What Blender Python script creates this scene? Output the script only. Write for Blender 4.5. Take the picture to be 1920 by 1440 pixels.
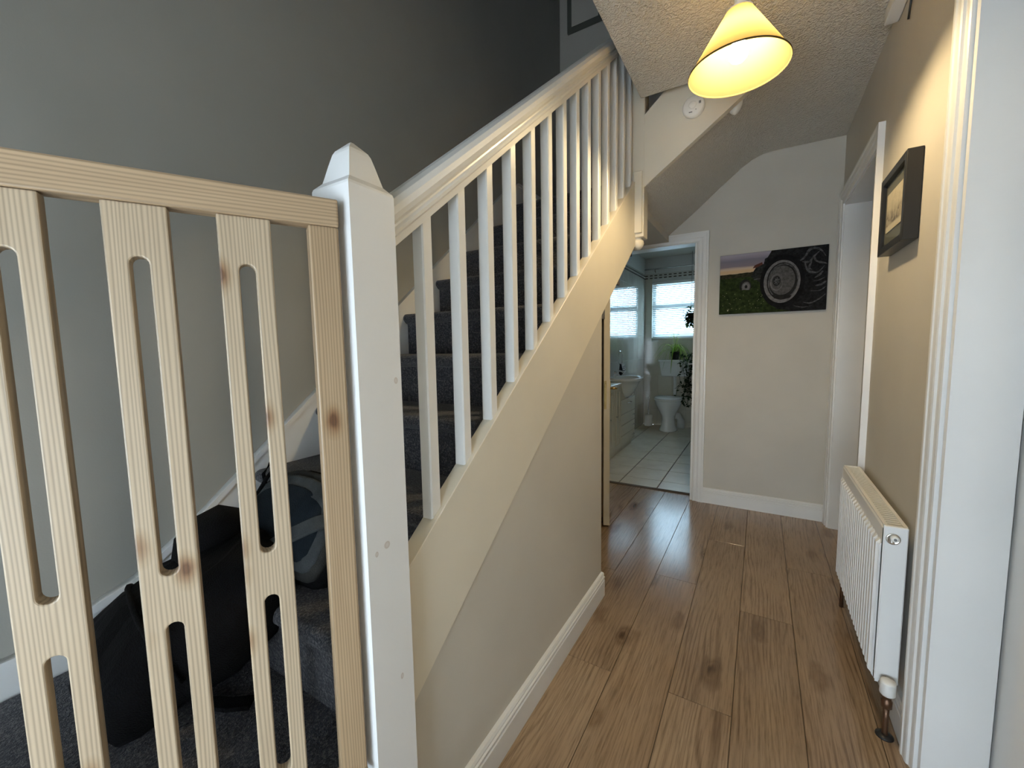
import bpy, bmesh, math, random
from mathutils import Vector, Matrix
random.seed(7)
scene = bpy.context.scene
for o in list(bpy.data.objects): bpy.data.objects.remove(o)
COL = scene.collection

# ------------------------------------------------------------------ camera
F_PX, YAW, PITCH, ROLL, CAM_H = 772.7, math.radians(31.108), math.radians(5.248), math.radians(-1.0065), 1.22
fwd = Vector((-math.sin(YAW)*math.cos(PITCH), math.cos(YAW)*math.cos(PITCH), -math.sin(PITCH)))
rgt = Vector((math.cos(YAW), math.sin(YAW), 0)); up = rgt.cross(fwd)
r2 = rgt*math.cos(ROLL)+up*math.sin(ROLL); u2 = up*math.cos(ROLL)-rgt*math.sin(ROLL)
cd = bpy.data.cameras.new('camera'); cam = bpy.data.objects.new('camera', cd); COL.objects.link(cam)
cd.sensor_width = 36; cd.lens = F_PX/1920*36; cd.clip_start = 0.02
cam.matrix_world = Matrix(((r2.x,u2.x,-fwd.x,0),(r2.y,u2.y,-fwd.y,0),(r2.z,u2.z,-fwd.z,CAM_H),(0,0,0,1)))
scene.camera = cam

# ------------------------------------------------------------------ sky, window portals, exposure
world = bpy.data.worlds.new('sky'); scene.world = world; world.use_nodes = True
bg = world.node_tree.nodes['Background']
bg.inputs['Color'].default_value = (0.72, 0.86, 1.0, 1); bg.inputs['Strength'].default_value = 9.0
def portal(name, loc, rot, sx, sy):
    l = bpy.data.lights.new(name, 'AREA'); l.shape = 'RECTANGLE'; l.size = sx; l.size_y = sy
    l.cycles.is_portal = True
    o = bpy.data.objects.new(name, l); o.location = loc; o.rotation_euler = rot; COL.objects.link(o); return o
portal('front_door_daylight', (-0.30, -1.42, .80), (math.radians(90), 0, math.radians(180)), 1.2, 1.3)
portal('bathroom_window_daylight', (-1.0, 6.52, 1.71), (math.radians(90), 0, 0), 0.82, 0.82)
vs = scene.view_settings
vs.view_transform = 'Standard'; vs.look = 'None'; vs.gamma = 1; vs.exposure = 0.72; vs.use_curve_mapping = False

# ------------------------------------------------------------------ materials
def mat(name, color, rough=0.5, metal=0.0, spec=0.5, coat=0.0):
    m = bpy.data.materials.new(name); m.use_nodes = True
    b = m.node_tree.nodes['Principled BSDF']
    b.inputs['Base Color'].default_value = (*color, 1); b.inputs['Roughness'].default_value = rough
    b.inputs['Metallic'].default_value = metal; b.inputs['Specular IOR Level'].default_value = spec
    b.inputs['Coat Weight'].default_value = coat; b.inputs['Coat Roughness'].default_value = 0.05
    return m
def N(m, t, **kw):
    n = m.node_tree.nodes.new(t)
    for k, v in kw.items(): setattr(n, k, v)
    return n
def L(m, a, b): m.node_tree.links.new(a, b)
def bsdf(m): return m.node_tree.nodes['Principled BSDF']
def coords(m, scale=(1,1,1), kind='Object', rnd=False):
    tc = N(m, 'ShaderNodeTexCoord'); mp = N(m, 'ShaderNodeMapping')
    mp.inputs['Scale'].default_value = scale
    L(m, tc.outputs[kind], mp.inputs['Vector'])
    if rnd:
        oi = N(m, 'ShaderNodeObjectInfo'); mul = N(m, 'ShaderNodeMath', operation='MULTIPLY'); mul.inputs[1].default_value = 37.0
        cb = N(m, 'ShaderNodeCombineXYZ'); L(m, oi.outputs['Random'], mul.inputs[0])
        for i in range(3): L(m, mul.outputs[0], cb.inputs[i])
        L(m, cb.outputs[0], mp.inputs['Location'])
    return mp.outputs['Vector']
def ramp(m, src, stops, interp='LINEAR'):
    r = N(m, 'ShaderNodeValToRGB'); e = r.color_ramp.elements; r.color_ramp.interpolation = interp
    while len(e) < len(stops): e.new(0.5)
    for i, (p, c) in enumerate(stops): e[i].position = p; e[i].color = (*c, 1)
    L(m, src, r.inputs['Fac']); return r.outputs['Color']
def noise(m, vec, scale, detail=3, rough=0.5, dist=0.0):
    n = N(m, 'ShaderNodeTexNoise'); L(m, vec, n.inputs['Vector']); n.inputs['Scale'].default_value = scale
    n.inputs['Detail'].default_value = detail; n.inputs['Roughness'].default_value = rough; n.inputs['Distortion'].default_value = dist
    return n
def bump(m, height, strength, dist=0.002):
    b = N(m, 'ShaderNodeBump'); b.inputs['Strength'].default_value = strength; b.inputs['Distance'].default_value = dist
    L(m, height, b.inputs['Height']); L(m, b.outputs['Normal'], bsdf(m).inputs['Normal'])
def mixc(m, fac, a, b, mode='MIX'):
    x = N(m, 'ShaderNodeMix', data_type='RGBA', blend_type=mode)
    for s, v in ((x.inputs['Factor'], fac), (x.inputs['A'], a), (x.inputs['B'], b)):
        if isinstance(v, (int, float)): s.default_value = v
        elif isinstance(v, tuple): s.default_value = (*v, 1)
        else: L(m, v, s)
    return x.outputs['Result']

M = {}
def paint(name, color, rough, amp=0.04, bscale=220, bstr=0.15, metal=0):
    m = mat(name, color, rough); v = coords(m)
    n = noise(m, v, 3.0, 4); a = tuple(c*(1-amp) for c in color); b = tuple(min(1, c*(1+amp)) for c in color)
    L(m, ramp(m, n.outputs['Fac'], ((0.3, a), (0.7, b))), bsdf(m).inputs['Base Color'])
    bump(m, noise(m, v, bscale, 3).outputs['Fac'], bstr, 0.0012); M[name] = m; return m
paint('wall_paint', (0.56, 0.525, 0.455), 0.62)
paint('wall_paint_shaded', (0.335, 0.328, 0.292), 0.62)  # hall wall paint darkened, so the stairwell's shade is in the colour
paint('cream_paint', (0.70, 0.645, 0.53), 0.45, bstr=0.1)
paint('white_gloss', (0.76, 0.755, 0.73), 0.3, bscale=60, bstr=0.015)
paint('white_enamel', (0.80, 0.80, 0.78), 0.3, bscale=30, bstr=0.02)
paint('white_plastic', (0.78, 0.77, 0.73), 0.4, bscale=30, bstr=0.02)
paint('ceramic', (0.78, 0.79, 0.77), 0.08, bscale=5, bstr=0.01)
paint('vanity_cream', (0.66, 0.62, 0.52), 0.35, bscale=30, bstr=0.02)
paint('black_frame', (0.012, 0.012, 0.012), 0.35, bscale=30, bstr=0.05)
paint('mat_board', (0.10, 0.105, 0.085), 0.8)
paint('dark_void', (0.05, 0.05, 0.05), 0.9)
M['chrome'] = mat('chrome', (0.75, 0.75, 0.75), 0.12, 1.0)
M['brass'] = mat('brass', (0.46, 0.33, 0.14), 0.3, 1.0)
M['pipe'] = mat('pipe', (0.16, 0.09, 0.055), 0.45, 0.8)
M['black_plastic'] = mat('black_plastic', (0.015, 0.015, 0.016), 0.4)
M['grey_slot'] = mat('grey_slot', (0.18, 0.18, 0.18), 0.6)
M['grout'] = mat('grout', (0.14, 0.13, 0.12), 0.9)
M['wall_grout'] = mat('wall_grout', (0.62, 0.62, 0.58), 0.7)
M['ply'] = mat('ply', (0.10, 0.075, 0.05), 0.8)

# textured (stippled) ceiling
m = M['stipple'] = mat('stipple', (0.72, 0.675, 0.585), 0.5)
v = coords(m); vo = N(m, 'ShaderNodeTexVoronoi', feature='SMOOTH_F1'); vo.inputs['Scale'].default_value = 95; vo.inputs['Smoothness'].default_value = 0.6
dn = noise(m, v, 40, 3); dv = mixc(m, 0.035, v, dn.outputs['Color']); L(m, dv, vo.inputs['Vector'])
n2 = noise(m, v, 70, 4, 0.6, 1.5)
ad = N(m, 'ShaderNodeMath', operation='ADD'); L(m, vo.outputs['Distance'], ad.inputs[0]); L(m, n2.outputs['Fac'], ad.inputs[1])
bump(m, ad.outputs[0], 1.0, 0.010)

# carpet
m = M['carpet'] = mat('carpet', (0.03, 0.032, 0.04), 0.95, spec=0.15)
v = coords(m, kind='Object'); n1 = noise(m, v, 190, 3, 0.7); n2 = noise(m, v, 9, 2)
c1 = ramp(m, n1.outputs['Fac'], ((0.38, (0.012, 0.014, 0.022)), (0.52, (0.05, 0.054, 0.068)), (0.64, (0.20, 0.19, 0.19))))
L(m, mixc(m, 0.25, c1, ramp(m, n2.outputs['Fac'], ((0.3, (0.02, 0.022, 0.03)), (0.7, (0.06, 0.058, 0.06))))), bsdf(m).inputs['Base Color'])
bsdf(m).inputs['Sheen Weight'].default_value = 0.25; bump(m, n1.outputs['Fac'], 0.9, 0.006)

def knots(m, c, vec, share, stops, dist=0.12):
    """dark knots in a random share of the cells of a cell pattern"""
    kn = noise(m, vec, 2.0, 2); kd = mixc(m, dist, vec, kn.outputs['Color'])
    vo = N(m, 'ShaderNodeTexVoronoi', feature='F1'); L(m, kd, vo.inputs['Vector']); vo.inputs['Scale'].default_value = 1.0; vo.inputs['Randomness'].default_value = 0.7
    sp = N(m, 'ShaderNodeSeparateColor'); L(m, vo.outputs['Color'], sp.inputs[0])
    lt = N(m, 'ShaderNodeMath', operation='LESS_THAN'); lt.inputs[1].default_value = share; L(m, sp.outputs[0], lt.inputs[0])
    return mixc(m, lt.outputs[0], c, mixc(m, 1.0, c, ramp(m, vo.outputs['Distance'], stops), 'MULTIPLY'))
# oak laminate (grain along local y)
m = M['oak'] = mat('oak', (0.2, 0.13, 0.08), 0.27)
v = coords(m, (1, 1, 1), rnd=True); 
vs_ = N(m, 'ShaderNodeMapping'); vs_.inputs['Scale'].default_value = (1, 0.11, 1); L(m, v, vs_.inputs['Vector'])
w = N(m, 'ShaderNodeTexWave', wave_type='BANDS', bands_direction='X'); wn = noise(m, vs_.outputs[0], 7, 2, 0.5); L(m, mixc(m, 0.16, vs_.outputs[0], wn.outputs['Color']), w.inputs['Vector'])
w.inputs['Scale'].default_value = 20; w.inputs['Distortion'].default_value = 7; w.inputs['Detail'].default_value = 1.5; w.inputs['Detail Scale'].default_value = 0.55
fine = N(m, 'ShaderNodeMapping'); fine.inputs['Scale'].default_value = (210, 9, 1); L(m, v, fine.inputs['Vector'])
nf = noise(m, fine.outputs[0], 1.0, 4, 0.65)
big = N(m, 'ShaderNodeMapping'); big.inputs['Scale'].default_value = (7, 1.6, 1); L(m, v, big.inputs['Vector'])
nb = noise(m, big.outputs[0], 1.0, 3, 0.5)
msk = N(m, 'ShaderNodeMapping'); msk.inputs['Scale'].default_value = (5, 2.2, 1); msk.inputs['Location'].default_value = (3, 5, 1); L(m, v, msk.inputs['Vector'])
nm = noise(m, msk.outputs[0], 1.0, 2, 0.5)
oi = N(m, 'ShaderNodeObjectInfo')
base = ramp(m, nb.outputs['Fac'], ((0.25, (0.29, 0.195, 0.118)), (0.5, (0.36, 0.25, 0.156)), (0.8, (0.42, 0.305, 0.195))))
cath = ramp(m, w.outputs['Fac'], ((0.0, (0.50, 0.46, 0.42)), (0.30, (0.90, 0.88, 0.86)), (1.0, (1.04, 1.03, 1.02))))
cfac = ramp(m, nm.outputs['Fac'], ((0.42, (0.12,)*3), (0.62, (0.75,)*3)))
g1 = mixc(m, cfac, base, cath, 'MULTIPLY')
g2 = mixc(m, 0.7, g1, ramp(m, nf.outputs['Fac'], ((0.3, (0.48, 0.45, 0.42)), (0.52, (1, 1, 1)), (0.8, (1.2, 1.18, 1.16)))), 'MULTIPLY')
kv = N(m, 'ShaderNodeMapping'); kv.inputs['Scale'].default_value = (10, 4.2, 0.01); L(m, v, kv.inputs['Vector'])
g3 = knots(m, g2, kv.outputs[0], .30, ((0.03, (0.24, 0.20, 0.17)), (0.08, (0.42, 0.37, 0.33)), (0.13, (0.75, 0.71, 0.67)), (0.18, (0.66, 0.62, 0.58)), (0.30, (1, 1, 1))), .3)
rv = ramp(m, oi.outputs['Random'], ((0, (0.9, 0.89, 0.88)), (1, (1.1, 1.09, 1.08))))
L(m, mixc(m, 1.0, g3, rv, 'MULTIPLY'), bsdf(m).inputs['Base Color'])
L(m, ramp(m, nf.outputs['Fac'], ((0.3, (0.22,)*3), (0.7, (0.15,)*3))), bsdf(m).inputs['Roughness'])
bsdf(m).inputs['Specular IOR Level'].default_value = 0.7
bump(m, nf.outputs['Fac'], 0.12, 0.0006)

# pine (grain along local z or x)
def pine(name, ax, tone):
    m = M[name] = mat(name, (0.6, 0.45, 0.28), 0.42)
    v = coords(m, (1, 1, 1), rnd=True)
    sc = [1.0, 1.0, 1.0]; sc[ax] = 0.05
    mp = N(m, 'ShaderNodeMapping'); mp.inputs['Scale'].default_value = sc; L(m, v, mp.inputs['Vector'])
    w = N(m, 'ShaderNodeTexWave', wave_type='BANDS', bands_direction='X' if ax == 2 else 'Z'); wn = noise(m, mp.outputs[0], 16, 2, 0.5); L(m, mixc(m, 0.035, mp.outputs[0], wn.outputs['Color']), w.inputs['Vector'])
    w.inputs['Scale'].default_value = 62; w.inputs['Distortion'].default_value = 6; w.inputs['Detail'].default_value = 2; w.inputs['Detail Scale'].default_value = 0.22
    c = ramp(m, w.outputs['Fac'], ((0.0, tuple(t*0.70 for t in tone)), (0.4, tuple(t*0.93 for t in tone)), (0.8, tone), (1.0, tuple(min(1, t*1.04) for t in tone))))
    f = [150, 150, 150]; f[ax] = 5
    mp2 = N(m, 'ShaderNodeMapping'); mp2.inputs['Scale'].default_value = f; L(m, v, mp2.inputs['Vector'])
    nf = noise(m, mp2.outputs[0], 1, 3, 0.6)
    c = mixc(m, 0.4, c, ramp(m, nf.outputs['Fac'], ((0.3, (0.78, 0.74, 0.7)), (0.65, (1, 1, 1)))), 'MULTIPLY')
    k = [24, 24, 24]; k[ax] = 13; k[1] = 0.01
    mp3 = N(m, 'ShaderNodeMapping'); mp3.inputs['Scale'].default_value = k; L(m, v, mp3.inputs['Vector'])
    c = knots(m, c, mp3.outputs[0], .16, ((0.10, (0.34, 0.22, 0.16)), (0.17, (0.62, 0.48, 0.38)), (0.30, (0.90, 0.86, 0.80)), (0.42, (1, 1, 1))))
    L(m, c, bsdf(m).inputs['Base Color']); bump(m, w.outputs['Fac'], 0.06, 0.0006)
pine('pine_upright', 2, (0.49, 0.38, 0.255)); pine('pine_rail', 0, (0.46, 0.325, 0.195)); pine('pine_stile', 2, (0.41, 0.285, 0.165))

# white paint with knots bleeding through (first newel)
m = M['newel_paint'] = mat('newel_paint', (0.76, 0.75, 0.73), 0.35)
tc = N(m, 'ShaderNodeTexCoord'); geo = N(m, 'ShaderNodeNewGeometry')
col = None; cur = (0.76, 0.755, 0.735)
for (py, pz, ry, rz) in ((0.562, 1.158, .005, .007), (0.497, 0.838, .004, .006), (0.522, 0.846, .0075, .008), (0.545, 0.56, .004, .007)):
    mp = N(m, 'ShaderNodeMapping'); mp.inputs['Location'].default_value = (0, -py/ry, -pz/rz); mp.inputs['Scale'].default_value = (0, 1/ry, 1/rz)
    L(m, geo.outputs['Position'], mp.inputs['Vector'])
    ln = N(m, 'ShaderNodeVectorMath', operation='LENGTH'); L(m, mp.outputs[0], ln.inputs[0])
    f = ramp(m, ln.outputs['Value'], ((0.3, (0.45,)*3), (0.8, (0.75,)*3), (1.0, (0,)*3)))
    cur = mixc(m, f, cur, (0.50, 0.42, 0.35))
L(m, cur, bsdf(m).inputs['Base Color']); bump(m, noise(m, tc.outputs['Object'], 60, 3).outputs['Fac'], 0.06, 0.001)

# bathroom wall tile / floor tile
def tile_mat(name, a, b, rough, coat):
    m = M[name] = mat(name, a, rough, coat=coat); v = coords(m, rnd=True)
    L(m, ramp(m, noise(m, v, 6, 4, 0.6).outputs['Fac'], ((0.3, a), (0.7, b))), bsdf(m).inputs['Base Color'])
tile_mat('wall_tile', (0.62, 0.605, 0.53), (0.68, 0.665, 0.59), 0.09, 1.0)
tile_mat('wall_tile_back', (0.58, 0.54, 0.43), (0.64, 0.60, 0.49), 0.12, 0.5)
tile_mat('floor_tile', (0.60, 0.545, 0.43), (0.74, 0.69, 0.58), 0.3, 0.0)
m = M['border_tile'] = mat('border_tile', (0.6, 0.6, 0.55), 0.2)
v = coords(m, kind='Generated'); ck = N(m, 'ShaderNodeTexBrick'); L(m, v, ck.inputs['Vector'])
ck.inputs['Scale'].default_value = 1; ck.inputs['Brick Width'].default_value = 0.2; ck.inputs['Row Height'].default_value = 0.25; ck.inputs['Mortar Size'].default_value = 0.06
sx = N(m, 'ShaderNodeSeparateXYZ'); L(m, v, sx.inputs[0])
def tri(src, freq, thr):
    a = N(m, 'ShaderNodeMath', operation='MULTIPLY'); a.inputs[1].default_value = freq; L(m, src, a.inputs[0])
    b = N(m, 'ShaderNodeMath', operation='FRACT'); L(m, a.outputs[0], b.inputs[0])
    c = N(m, 'ShaderNodeMath', operation='LESS_THAN'); c.inputs[1].default_value = thr; L(m, b.outputs[0], c.inputs[0]); return c.outputs[0]
for nd in list(m.node_tree.nodes):
    if nd.type == 'TEX_BRICK': m.node_tree.nodes.remove(nd)
mx = N(m, 'ShaderNodeMath', operation='MAXIMUM'); L(m, sx.outputs['X'], mx.inputs[0]); L(m, sx.outputs['Y'], mx.inputs[1])
pm = N(m, 'ShaderNodeMath', operation='MULTIPLY'); L(m, tri(sx.outputs['X'], 3, 0.6), pm.inputs[0]); L(m, tri(sx.outputs['Z'], 2, 0.42), pm.inputs[1])
L(m, mixc(m, pm.outputs[0], (0.55, 0.54, 0.48), (0.10, 0.085, 0.06)), bsdf(m).inputs['Base Color'])

# translucent things
def translucent(name, color, trans, extra=None, transp=0.0, tint=None):
    m = bpy.data.materials.new(name); m.use_nodes = True; nt = m.node_tree
    for n in list(nt.nodes):
        if n.type == 'BSDF_PRINCIPLED': nt.nodes.remove(n)
    out = [n for n in nt.nodes if n.type == 'OUTPUT_MATERIAL'][0]
    d = nt.nodes.new('ShaderNodeBsdfDiffuse'); t = nt.nodes.new('ShaderNodeBsdfTranslucent'); mx = nt.nodes.new('ShaderNodeMixShader')
    d.inputs[0].default_value = (*color, 1); t.inputs[0].default_value = (*(extra or color), 1); mx.inputs[0].default_value = trans
    nt.links.new(d.outputs[0], mx.inputs[1]); nt.links.new(t.outputs[0], mx.inputs[2]); last = mx
    if transp:
        tr = nt.nodes.new('ShaderNodeBsdfTransparent'); tr.inputs[0].default_value = (*(tint or (1, 1, 1)), 1); m2 = nt.nodes.new('ShaderNodeMixShader'); m2.inputs[0].default_value = transp
        nt.links.new(mx.outputs[0], m2.inputs[1]); nt.links.new(tr.outputs[0], m2.inputs[2]); last = m2
    nt.links.new(last.outputs[0], out.inputs[0]); M[name] = m; return m
translucent('shade_fabric', (0.105, 0.088, 0.042), 0.42, (0.105, 0.078, 0.031))
translucent('blind_slat', (0.78, 0.82, 0.82), 0.12)
translucent('frosted_glass', (0.80, 0.95, 0.98), 0.6, (0.82, 0.95, 1.0), 0.55, (0.86, 0.95, 1.0))
translucent('leaf_green', (0.20, 0.32, 0.06), 0.35, (0.30, 0.45, 0.08))
translucent('leaf_pale', (0.46, 0.52, 0.22), 0.35, (0.5, 0.6, 0.2))
translucent('leaf_dark', (0.035, 0.05, 0.028), 0.2, (0.05, 0.09, 0.03))
m = M['bulb_glow'] = mat('bulb_glow', (1, 0.9, 0.7), 0.5)
bsdf(m).inputs['Emission Color'].default_value = (1, 0.77, 0.44, 1); bsdf(m).inputs['Emission Strength'].default_value = 430
def cloth(name, color, rough=0.85, scale=350):
    m = M[name] = mat(name, color, rough, spec=0.15); v = coords(m)
    n = noise(m, v, scale, 2); n2 = noise(m, v, 12, 3)
    L(m, ramp(m, n2.outputs['Fac'], ((0.3, tuple(c*0.7 for c in color)), (0.7, tuple(c*1.3 for c in color)))), bsdf(m).inputs['Base Color'])
    ad = N(m, 'ShaderNodeMath', operation='ADD'); L(m, n.outputs['Fac'], ad.inputs[0]); L(m, n2.outputs['Fac'], ad.inputs[1])
    bump(m, ad.outputs[0], 0.5, 0.008)
cloth('bag_black', (0.006, 0.006, 0.0068)); cloth('bag_teal', (0.018, 0.026, 0.034)); cloth('bag_grey', (0.085, 0.095, 0.10)); cloth('bag_trim', (0.05, 0.05, 0.047))
m = M['polka_towel'] = mat('polka_towel', (0.7, 0.7, 0.7), 0.9)
vo = N(m, 'ShaderNodeTexVoronoi'); vo.inputs['Scale'].default_value = 38; vo.inputs['Randomness'].default_value = 0.4; L(m, coords(m), vo.inputs['Vector'])
L(m, ramp(m, vo.outputs['Distance'], ((0.28, (0.03, 0.03, 0.035)), (0.34, (0.72, 0.72, 0.72))), 'CONSTANT'), bsdf(m).inputs['Base Color'])
cloth('towel_black', (0.012, 0.012, 0.014))

# ------------------------------------------------------------------ mesh helpers
WL = {}
def mk(name, verts, faces, material, parent=None, smooth=False, bevel=0.0, local=False, mats=None, fmat=None, seg=1):
    """one mesh object; verts in world coordinates (or in the parent's own frame when local)"""
    off = Vector((0, 0, 0))
    if parent is not None and not local: off = WL[parent.name]
    lo = [min(v[i] for v in verts) for i in range(3)]; hi = [max(v[i] for v in verts) for i in range(3)]
    org = Vector([(lo[i]+hi[i])/2 for i in range(3)])
    me = bpy.data.meshes.new(name)
    bm = bmesh.new(); bv = [bm.verts.new(Vector(v)-org) for v in verts]
    for i, f in enumerate(faces):
        try:
            fc = bm.faces.new([bv[k] for k in f]); fc.smooth = smooth
            if fmat: fc.material_index = fmat[i]
        except ValueError: pass
    if bevel: bmesh.ops.bevel(bm, geom=list(bm.edges), offset=bevel, segments=seg, affect='EDGES', profile=0.5)
    bmesh.ops.recalc_face_normals(bm, faces=bm.faces)
    bm.to_mesh(me); bm.free()
    for x in (mats or [material]): me.materials.append(M[x] if isinstance(x, str) else x)
    o = bpy.data.objects.new(name, me); COL.objects.link(o)
    if parent is not None: o.parent = parent
    o.location = org-off; WL[o.name] = org
    return o
def tag(o, label, cat, group=None, kind=None):
    o['label'] = label; o['category'] = cat
    if group: o['group'] = group
    if kind: o['kind'] = kind
    return o
def thing(name, loc, label, cat, group=None, kind=None, rz=0):
    o = bpy.data.objects.new(name, None); COL.objects.link(o); o.location = loc; o.rotation_euler = (0, 0, rz); o.empty_display_size = 0.1
    WL[o.name] = Vector(loc); return tag(o, label, cat, group, kind)
BF = [(0,3,2,1),(4,5,6,7),(0,1,5,4),(1,2,6,5),(2,3,7,6),(3,0,4,7)]
def bv(x0,x1,y0,y1,z0,z1): return [(x0,y0,z0),(x1,y0,z0),(x1,y1,z0),(x0,y1,z0),(x0,y0,z1),(x1,y0,z1),(x1,y1,z1),(x0,y1,z1)]
def box(name, b, material, parent=None, bevel=0.0, **kw): return mk(name, bv(*b), BF, material, parent, bevel=bevel, **kw)
def boxes(name, bs, material, parent=None, **kw):
    V, Fc = [], []
    for b in bs:
        n = len(V); V += bv(*b); Fc += [tuple(i+n for i in f) for f in BF]
    return mk(name, V, Fc, material, parent, **kw)
def prism(poly, axis, a, b):
    """poly: 2D points in the plane across axis, extruded from a to b"""
    n = len(poly); V = []
    for t in (a, b):
        for p in poly:
            V.append({'x': (t, p[0], p[1]), 'y': (p[0], t, p[1]), 'z': (p[0], p[1], t)}[axis])
    Fc = [tuple(range(n)), tuple(range(2*n-1, n-1, -1))]+[(i, (i+1) % n, n+(i+1) % n, n+i) for i in range(n)]
    return V, Fc
def lathe(prof, n=24, c=(0,0,0), sx=1, sy=1):
    V, Fc = [], []
    for r, z in prof:
        for k in range(n):
            a = 2*math.pi*k/n; V.append((c[0]+r*sx*math.cos(a), c[1]+r*sy*math.sin(a), c[2]+z))
    for i in range(len(prof)-1):
        for k in range(n): Fc.append((i*n+k, i*n+(k+1) % n, (i+1)*n+(k+1) % n, (i+1)*n+k))
    if prof[0][0] > 1e-5: Fc.append(tuple(range(n)))
    if prof[-1][0] > 1e-5: Fc.append(tuple(range((len(prof)-1)*n, len(prof)*n)))
    return V, Fc
def tube(pts, r, n=8):
    V, Fc = [], []; P = [Vector(p) for p in pts]
    for i, p in enumerate(P):
        d = (P[min(i+1, len(P)-1)]-P[max(i-1, 0)]).normalized()
        a = d.cross(Vector((0, 0, 1)) if abs(d.z) < 0.9 else Vector((1, 0, 0))).normalized(); b = d.cross(a)
        rr = r[i] if isinstance(r, (list, tuple)) else r
        for k in range(n):
            t = 2*math.pi*k/n; V.append(tuple(p+a*rr*math.cos(t)+b*rr*math.sin(t)))
    for i in range(len(P)-1):
        for k in range(n): Fc.append((i*n+k, i*n+(k+1) % n, (i+1)*n+(k+1) % n, (i+1)*n+k))
    Fc += [tuple(range(n)), tuple(range((len(P)-1)*n, len(P)*n))]
    return V, Fc
def join(*parts):
    V, Fc = [], []
    for v, f in parts:
        n = len(V); V += list(v); Fc += [tuple(i+n for i in q) for q in f]
    return V, Fc
ARCH = [(0, 0), (0, .012), (.006, .014), (.010, .010), (.030, .013), (.034, .018), (.040, .020), (.058, .021), (.062, .024), (.074, .024), (.074, 0)]
def architrave(name, wall, at, a0, a1, top, sgn, parent=None, prof=ARCH, z0=0.0, label='', legs=None):
    """moulded casing round an opening: wall 'y' (casing in an xz plane at y) or 'x'; sgn = direction it stands proud"""
    V, Fc = [], []; n = len(prof)
    for (side, h) in (('a', z0), ('a', None), ('b', None), ('b', z0)):
        for w_, d in prof:
            u = a0-w_ if side == 'a' else a1+w_; z = top+w_ if h is None else h; q = at+sgn*d
            V.append((u, q, z) if wall == 'y' else (q, u, z))
    for s in range(3):
        for i in range(n): Fc.append((s*n+i, s*n+(i+1) % n, (s+1)*n+(i+1) % n, (s+1)*n+i))
    Fc += [tuple(range(n)), tuple(range(3*n, 4*n))]
    o = mk(name, V, Fc, 'white_gloss', parent); 
    if parent is None: tag(o, label, 'trim', kind='structure')
    return o
BASE = [(0, 0), (.018, 0), (.018, .078), (.0145, .081), (.0145, .086), (.018, .089), (.018, .096), (.013, .099), (.013, .104), (.015, .107), (.011, .114), (0, .116)]
def baseboard(name, axis, at, sgn, a, b, label):
    V, Fc = prism([(at+sgn*d, z) for d, z in BASE], axis, a, b)
    return tag(mk(name, V, Fc, 'white_gloss'), label, 'baseboard', kind='structure')
def struct(o, label, cat): return tag(o, label, cat, kind='structure')

# ------------------------------------------------------------------ room shell
XL, XS, XR, YE, YB, ZC = -1.52, -0.633, 0.415, 3.39, -1.35, 2.49
ZT = 5.0
struct(box('wall_left', (XL-.12, XL, YB-.12, 6.52, -.05, ZT), 'wall_paint_shaded'), 'tall beige painted wall running up beside the carpeted stairs', 'wall')
struct(boxes('wall_end', [(XL, -1.16, YE, YE+.11, 0, ZT), (-1.16, -.425, YE, YE+.11, 1.97, ZT), (-.425, XR+.12, YE, YE+.11, 0, ZT)], 'wall_paint'), 'beige end wall carrying the tractor picture beside the bathroom doorway', 'wall')
struct(boxes('wall_right', [(XR, XR+.12, YB-.12, .68, 0, ZT), (XR, XR+.12, .68, 1.45, 2.06, ZT), (XR, XR+.12, 1.45, 2.42, 0, ZT), (XR, XR+.12, 2.42, 3.29, 2.06, ZT), (XR, XR+.12, 3.29, YE, 0, ZT)], 'wall_paint'), 'warm lit beige wall behind the radiator and small black framed picture', 'wall')
struct(boxes('wall_front', [(XL, -.9, YB-.12, YB, -.05, ZT), (-.9, .3, YB-.12, YB, 1.45, ZT), (.3, XR, YB-.12, YB, -.05, ZT), (-.9, .3, YB-.12, YB, -.05, .15)], 'wall_paint'), 'beige wall around the glazed front entrance', 'wall')
struct(boxes('window_1', [(-.9, -.85, YB-.1, YB-.03, .15, 1.45), (.25, .3, YB-.1, YB-.03, .15, 1.45), (-.325, -.275, YB-.1, YB-.03, .15, 1.45), (-.85, -.325, YB-.1, YB-.03, 1.4, 1.45), (-.275, .25, YB-.1, YB-.03, 1.4, 1.45), (-.85, -.325, YB-.1, YB-.03, .15, .2), (-.275, .25, YB-.1, YB-.03, .15, .2)], 'white_gloss'), 'white frame of the glazed front entrance', 'window')
V, Fc = prism([(.57, 0), (1.86, 0), (1.86, 1.42), (.57, .48)], 'x', XS-.10, XS)
struct(mk('wall_under_stairs', V, Fc, 'wall_paint'), 'triangular beige wall filling the space beneath the stair string', 'wall')
# ceiling of the hall: slab stops at the stairwell, and short of the upper flight
struct(boxes('ceiling', [(-.575, XR, YB, 2.30, ZC, ZC+.2), (-.02, XR, 2.30, 2.40, ZC, ZC+.2), (XL, -.575, YB, -.55, ZC, ZC+.2)], 'stipple'), 'cream stippled hall ceiling above the hanging lampshade', 'ceiling')
sof = [(-.63, 2.035), (-.45, 2.175), (-.287, 2.315), (-.15, 2.425), (-.09, 2.462), (-.03, 2.484), (.04, ZC), (XR, ZC), (XR, ZC+.2), (-.1, ZC+.2), (-.63, 2.16)]
V, Fc = prism(sof, 'y', 2.402, YE)
struct(mk('ceiling_slope', V, Fc, 'stipple'), 'sloping stippled soffit under the upper stair flight', 'ceiling')
struct(box('ceiling_upper', (XL, XR, YB, YE, ZT, ZT+.1), 'wall_paint'), 'high ceiling above the stairwell', 'ceiling')
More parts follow.
